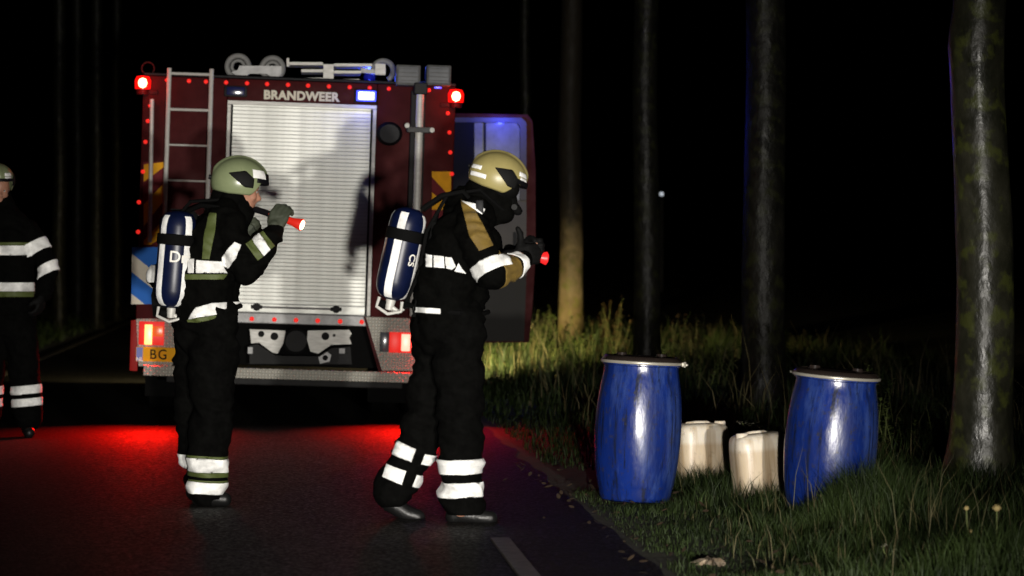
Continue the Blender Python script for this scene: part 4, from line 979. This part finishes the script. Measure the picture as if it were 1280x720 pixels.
# ---------------- breathing sets
def scba(fig, ax0, ax1, dy, r, label, azs, txt, taz, tpos, tsize, two=False, trot=90, straps=(.30,)):
    top, bot = fig.P(*ax0, dy), fig.P(*ax1, dy); o = fig.world(bot)
    t = empty('breathing_apparatus', o, label, 'breathing set', 'air cylinders on firefighters', (0, 0, -YAW))
    d = (top-bot); L = d.length; d = d/L; e1 = (Vector((0,-1,0))-d*Vector((0,-1,0)).dot(d)).normalized(); e2 = d.cross(e1)*-1
    if e2.x < 0: e2 = -e2
    def cp(rr, z, az): return d*z+(e1*math.cos(az)+e2*math.sin(az))*rr
    prof = [(.02, -.004), (r*.45, .002), (r*.75, .02), (r*.93, .05), (r, .09), (r, L*.35), (r, L*.65), (r, L-.085), (r*.93, L-.045), (r*.75, L-.018), (r*.45, L-.003), (.001, L)]
    m = MB(); n = 40
    for rr, z in prof:
        for k in range(n): m.v.append(tuple(cp(rr, z, 2*math.pi*k/n)))
    for i in range(len(prof)-1):
        for k in range(n): a = i*n+k; b = i*n+(k+1) % n; m.f.append((a, b, b+n, a+n))
    m.f.append(tuple(range(n)))
    cy = m.build('cylinder', M['navy'], t, True)
    def radius(z):
        for (r0, z0), (r1, z1) in zip(prof, prof[1:]):
            if z0 <= z <= z1: return r0+(r1-r0)*(z-z0)/(z1-z0)
        return r
    for az in azs:
        az = R(az); m = MB(); N = 40; hw = .021
        for i in range(N+1):
            z = .008+(L-.035)*i/N; rr = radius(z)+.0035
            for j in range(5): m.v.append(tuple(cp(rr, z, az+(j-2)/2*hw/max(rr, .03))))
        for i in range(N):
            for j in range(4): a = i*5+j; m.f.append((a, a+1, a+6, a+5))
        m.build('reflective_stripe', M['reflect'], cy, True)
    for sp in straps:
        m = MB(); z = L*(1-sp)
        for zz, rr in ((z-.03, r+.002), (z-.026, r+.009), (z+.026, r+.009), (z+.03, r+.002)):
            for k in range(n): m.v.append(tuple(cp(rr, zz, 2*math.pi*k/n)))
        for i in range(3):
            for k in range(n): a = i*n+k; b = i*n+(k+1) % n; m.f.append((a, b, b+n, a+n))
        m.build('strap', M['rubber'], t, True)
    tz, ta = tpos, R(taz); rr = r+.0035
    def fm(c):
        if trot == 0: return cp(rr+c.z, tz+c.y, ta+c.x/rr)
        return cp(rr+c.z, tz-c.x, ta+c.y/rr) if trot == 90 else cp(rr+c.z, tz+c.x, ta-c.y/rr)
    text(txt, tsize, M['white'], 'lettering', cy, .001, .0008, 1.0, fmap=fm)
    # valve block, handwheel, guard and pressure hose under the cylinder
    m = MB(); m.tube([-d*.055, -d*.02, d*.004], [.020, .024, .026], 14); v = m.build('valve', M['alu'], t, True)
    m = MB(); m.tube([-d*.035-e2*.055, -d*.035-e2*.02], [.024, .022], 14); m.build('handwheel', M['rubber'], v, True)
    m = MB(); m.tube([-d*.04+e2*.015, -d*.055+e2*.05, -d*.03+e2*.07], [.013,.012,.014], 10); m.build('regulator', M['alu'], v, True)
    m = MB(); m.tube([cp(r*.75, .0, R(-60)), cp(r*.8, -.05, R(-60)), cp(r*.5, -.075, R(0)), cp(r*.8, -.05, R(60)), cp(r*.75, .0, R(60))], .009, 8); m.build('guard', M['alu'], v, True)
    # backplate with shoulder straps
    bx = e2*(r+.035) if not two else (e1*-1)*(r+.03)
    w2 = e1 if not two else e2
    pl_ = MB(); pl_.v = []; 
    for kx in (0, .018):
        for (u, z) in ((-.11,-.06),(-.13,.05),(-.10,L*.5),(-.12,L*.9),(-.06,L*1.02),(.06,L*1.02),(.12,L*.9),(.10,L*.5),(.13,.05),(.11,-.06)):
            pl_.v.append(tuple(bx.normalized()*(bx.length+kx)+w2*u+d*z))
    pl_.f = [tuple(range(10)), tuple(range(10, 20))[::-1]]+[(i, i+10, (i+1) % 10+10, (i+1) % 10) for i in range(10)]
    pl_.build('backplate', M['rubber'], t)
    return t, d, e1, e2, L, bx
t, d, e1, e2, L, bx = scba(F, (514,260), (489,374), -.02, .090, 'navy air cylinder with one long white stripe on the striding firefighter', (-16, 74, 164, 254), 'CS', 42, .215, .055, trot=90)
o = F.world(F.P(489,374,-.02)); 
def harness(t, fig, base, paths, r, m='rubber', name='harness_strap'):
    b = fig.P(*base)
    for pth in paths:
        mm = MB(); mm.tube([fig.P(*q)-b for q in pth], r, 8); mm.build(name, M[m], t, True)
harness(t, F, (489,374,-.02), [[(528,262,-.10),(553,245,-.13),(580,240,-.14),(598,262,-.165),(603,300,-.10)], [(528,262,.08),(553,245,.11),(580,240,.12),(600,262,.14)], [(508,380,-.06),(540,388,-.20),(575,390,-.22),(603,392,-.13),(610,390,0)]], .013)
harness(t, F, (489,374,-.02), [[(505,385,-.04),(525,340,-.12),(534,290,-.13),(560,244,-.12),(600,238,-.12),(628,262,-.06),(637,262,-.02)]], .010, name='air_hose')

# ================= first firefighter (shining the torch at the shutter)
F1 = Fig('person', 262, 628, 232, 'firefighter in greenish helmet aiming a lit torch at the roller shutter', group='firefighters on the road')
P, C = F1.P, F1.C; E = F1.e
torso = [C((256,398,-.06,.155),(259,355,-.07,.150),(272,305,-.09,.150),(284,275,-.10,.11)), C((256,398,.07,.155),(259,355,.07,.150),(270,305,.09,.150),(280,275,.11,.11)),
         C((258,398,0,.165),(260,355,0,.165),(272,300,0,.16),(282,272,0,.13),(292,258,0,.095)), C((286,272,-.13,.08),(276,272,.15,.08)), C((262,300,.12,.12),(246,320,.16,.11))]
armR = [C((292,285,-.16,.088),(302,315,-.20,.080),(314,337,-.20,.076)), C((314,337,-.20,.076),(330,312,-.17,.068),(345,290,-.12,.055))]
armL = [C((255,292,.20,.088),(222,320,.22,.080),(196,346,.16,.074)), C((196,346,.16,.074),(235,345,.34,.065),(290,300,.30,.055))]
legR = [C((268,400,-.08,.138),(269,450,-.10,.126),(266,505,-.10,.112),(263,560,-.10,.104),(261,608,-.10,.101))]
legL = [C((245,400,.08,.138),(243,450,.10,.12),(241,505,.10,.108),(243,560,.12,.095),(246,600,.12,.090))]
hd = P(300,238); hf = Vector((.94,.32,-.14)).normalized(); hs = Vector((-.32,.94,0)).normalized(); hu = hf.cross(hs).normalized(); hu = hu if hu.z > 0 else -hu
footR = [C((261,610,-.10,.05),(252,620,-.10,.036)), C((254,620,-.10,.036),(272,622,-.11,.032),(283,623,-.11,.028))]
footL = [C((246,600,.12,.05),(240,618,.12,.036)), C((240,618,.12,.036),(262,621,.13,.032),(272,622,.13,.026))]
wr = P(345,287,-.11); hc = hand_chains(wr, Vector((.30,.25,.9)), Vector((-.95,.1,.3)), Vector((.45,.8,.1)), 1.12, 1.0)
wl = P(296,296,.28); hc2 = hand_chains(wl, Vector((.8,.0,.6)), Vector((-.5,-.2,.8)), Vector((0,-.9,0)), 1.05, 1.0)
body = flesh('body', shrink(torso+armR+armL, .74)+shrink(legR+legL, .70)+[[(p+Vector((-.01,0,.022)), r*.5) for p, r in c] for c in footR+footL]+[C((292,256,0,.065),(298,242,0,.062))]+face_chains(hd, hf, hu, hs)
             +[[(p, r*.58) for p, r in c] for c in hc+hc2], M['skin'], E, .0105, 3)
eyes(hd, hf, hu, hs, body)
jk = flesh('jacket', torso+armR+armL+[C((284,265,0,.12),(292,252,0,.095),(294,244,.0,.085))], M['jacket'], E, .011, 3, .019, 6.5, 13, clip=[(P(560,402), Vector((0,0,-1)))])
tr = flesh('trousers', legR+legL+[C((257,412,0,.165),(257,385,0,.155)),C((257,408,-.06,.14),(257,408,.06,.14))], M['trousers'], E, .012, 3, .021, 5.5, 18)
flesh('glove', [[(p, r*1.02) for p, r in c] for c in hc]+[[(wr-Vector((.01,0,.03)), .042), (wr+Vector((0,0,.02)), .034)]], M['glovegreen'], E, .006, 3, .001, 30)
flesh('glove', [[(p, r*1.02) for p, r in c] for c in hc2], M['glovegreen'], E, .006, 3)
for ft in (footR, footL):
    flesh('boot', [[(p+Vector((0,0,.004)), r+.013) for p, r in c] for c in ft]+[[(ft[0][0][0], .058), (ft[0][0][0]+Vector((.0,0,.10)), .056)]], M['boot'], E, .009, 4)
F1.poly(jk, [(240,324),(247.5,324),(247.5,341),(240,341)], .005, 'reflective_stripe', M['reflect'], dmax=.1)
F1.poly(jk, [(250.5,325),(282,327),(288,341),(250.5,341)], .005, 'reflective_stripe', M['reflect'], dmax=.1)
F1.poly(jk, [(236,342.5),(288,342.5),(284,349),(236,349)], .0035, 'lime_trim', M['trim'], dmax=.1)
F1.poly(jk, [(283,332),(282,322),(299,303),(307,306),(301,322),(291,335)], .007, 'reflective_stripe', M['reflect'], dmax=-.05)
F1.poly(jk, [(312,305),(318.6,299.5),(333.5,320.5),(327,326)], .0045, 'lime_trim', M['trim'], dmax=0)
F1.poly(jk, [(319,299),(328,292),(342,312),(334,320)], .007, 'reflective_stripe', M['reflect'], dmax=0)
F1.poly(jk, [(328.5,291.5),(333,289),(347,308),(342.5,311.5)], .0045, 'lime_trim', M['trim'], dmax=0)
F1.poly(jk, [(266,266),(279,268),(274,292),(272,324),(258,324),(261,290)], .004, 'lime_panel', M['trim'], dmax=.1)
F1.poly(jk, [(240,398),(250,384),(270,378),(300,377),(300,388)], .005, 'reflective_stripe', M['reflect'], dmax=.15)
F1.poly(jk, [(238,399),(300,389),(300,394),(240,404)], .0035, 'lime_trim', M['trim'], dmax=.15)
F1.poly(jk, [(180,332),(197,332),(197,353),(180,353)], .006, 'reflective_stripe', M['reflect'])
for a, b, nm, mm, off in ((.61,.64,'lime_trim','trim',.004),(.645,.80,'reflective_stripe','reflect',.007),(.805,.86,'lime_trim','trim',.004),(.90,.92,'lime_trim','trim',.004),(.925,1.06,'reflective_stripe','reflect',.007)):
    F1.band(tr, (266,505,-.10), (261,608,-.10), a, b, off, nm, M[mm], .135)
F1.band(tr, (241,505,.10), (246,600,.12), .66, .84, .006, 'reflective_stripe', M['reflect'], .118)
hl, HM, hp = helmet(F1, P(299,228), 1.02, R(12), R(6), R(-2), M['helmetgreen'], E, stripes=False, hc=84)
m = MB()
N = 8
for i in range(N+1):
    for j in range(9):
        al = -R(30)-R(38)*j/8; th = R(60)+R(20)*i/N; m.v.append(tuple(hp(al, th, 1.035)))
for i in range(N):
    for j in range(8): a = i*9+j; m.f.append((a, a+1, a+10, a+9))
m.build('reflective_sticker', M['reflect'], hl, True)
flesh('neck_curtain', [[(P(283,248), .08), (P(286,262), .105)], [(P(292,250), .085), (P(300,266), .08)], [(P(276,244), .05), (P(272,262), .07)]], M['jacket'], E, .011, 4, .006, 9, 5)
t1, td = torch(F1, P(318,261,-.02), P(379,281.5,-.10), 'lit torch with red cone in raised hand before the grey shutter', .033, True)
point('torch_light', tuple((P(379,281.5,-.10)-P(318,261,-.02))+td*.03), .8, (1,.6,.4), .03, t1)
t, d, e1, e2, L, bx = scba(F1, (227,264), (217,384), -.10, .099, 'navy air cylinder with two white stripes on the torch holder at left', (-42, 42, 132, 228), 'Drä', 24, .27, .085, two=True, trot=0)
harness(t, F1, (217,382,-.10), [[(236,262,-.04),(255,255,-.12),(278,258,-.17),(292,290,-.22),(280,330,-.20)], [(228,262,.06),(250,252,.16),(275,255,.18)], [(225,385,-.10),(250,392,-.21),(285,388,-.18),(302,380,-.05)]], .014)
harness(t, F1, (217,382,-.10), [[(222,386,-.06),(205,340,-.02),(212,280,.02),(240,250,-.06),(275,248,-.10),(300,262,-.06),(312,252,.02)]], .010, name='air_hose')

# ================= third firefighter at the left edge
F3 = Fig('person', 14, 545, 168, 'dim firefighter cut off by the left edge, facing the camera', group='firefighters on the road')
F3.e.location.x -= .04; P, C = F3.P, F3.C; E = F3.e
torso = [C((-4,400,0,.155),(-2,350,0,.155),(-2,300,0,.15),(-4,282,0,.12)), C((26,400,0,.155),(24,350,0,.155),(24,300,0,.15),(24,282,0,.12)), C((12,275,0,.12),(10,262,0,.09))]
armR = [C((42,288,0,.085),(58,312,-.02,.078),(69,338,-.04,.072)), C((69,338,-.04,.072),(64,368,-.10,.060))]
armL = [C((-22,288,0,.085),(-38,340,-.02,.072)), C((-38,340,-.02,.072),(-25,366,-.15,.056))]
legR = [C((30,405,0,.125),(36,450,0,.12),(42,520,0,.105))]; legL = [C((-4,405,0,.125),(-8,450,.02,.12),(-10,520,.04,.105))]
hd = P(4,238); hf = Vector((.35,-.93,-.1)).normalized(); hs = Vector((.93,.35,0)).normalized(); hu = Vector((0,0,1))
footR = [C((42,522,0,.05),(42,538,0,.036)), C((42,538,0,.036),(48,540,-.16,.03))]; footL = [C((-10,522,.04,.05),(-10,538,.04,.036)), C((-10,538,.04,.036),(-12,540,-.12,.03))]
wr = P(63,370,-.12); hc = hand_chains(wr, Vector((-.15,-.3,-.9)), Vector((-.3,-.9,.2)), Vector((-.9,.2,0)), 1.1, .6)
wl = P(-25,368,-.16); hc2 = hand_chains(wl, Vector((.3,-.3,-.9)), Vector((.3,-.9,.2)), Vector((.9,.2,0)), 1.1, .6)
body = flesh('body', shrink(torso+armR+armL, .74)+shrink(legR+legL, .70)+[[(p+Vector((-.01,0,.022)), r*.5) for p, r in c] for c in footR+footL]+[C((8,262,0,.065),(5,246,0,.062))]+face_chains(hd, hf, hu, hs)+[[(p, r*.58) for p, r in c] for c in hc+hc2], M['skin'], E, .0115, 3)
eyes(hd, hf, hu, hs, body)
jk = flesh('jacket', torso+armR+armL+[C((12,272,0,.13),(9,258,0,.10))], M['jacket'], E, .013, 5, .010, 6.5, 23, clip=[(P(0,412), Vector((0,0,-1)))])
tr = flesh('trousers', legR+legL+[C((-2,404,0,.15),(26,404,0,.15))], M['trousers'], E, .014, 5, .009, 6, 28)
for q in (hc, hc2): flesh('glove', [[(p, r*1.02) for p, r in c] for c in q], M['glove'], E, .0065, 3)
for ft in (footR, footL): flesh('boot', [[(p+Vector((0,0,.004)), r+.013) for p, r in c] for c in ft], M['boot'], E, .010, 4)
F3.poly(jk, [(-40,307),(47,307),(47,319),(-40,319)], .005, 'reflective_stripe', M['reflect']); F3.poly(jk, [(-40,303),(47,303),(47,306.6),(-40,306.6)], .004, 'lime_trim', M['trim'])
F3.poly(jk, [(-40,353),(50,353),(50,364),(-40,364)], .005, 'reflective_stripe', M['reflect']); F3.poly(jk, [(-40,364.4),(50,364.4),(50,371),(-40,371)], .004, 'lime_trim', M['trim'])
F3.band(jk, (42,288,0), (69,338,-.04), .30, .56, .006, 'reflective_stripe', M['reflect'], .115)
F3.band(jk, (42,288,0), (69,338,-.04), .86, 1.08, .006, 'reflective_stripe', M['reflect'], .115)
for a, b in ((.45, .60), (.68, .82)):
    F3.band(tr, (36,450,0), (42,520,0), a, b, .006, 'reflective_stripe', M['reflect'], .14); F3.band(tr, (-8,450,.02), (-10,520,.04), a, b, .006, 'reflective_stripe', M['reflect'], .14)
helmet(F3, P(3,226), 1.0, R(-70), R(4), 0, M['helmetgreen'], E)
flesh('neck_curtain', [[(P(6,246,.03), .085), (P(8,262,.03), .11)]], M['jacket'], E, .012, 4, .005, 9, 5)
print('objects', len(bpy.data.objects))
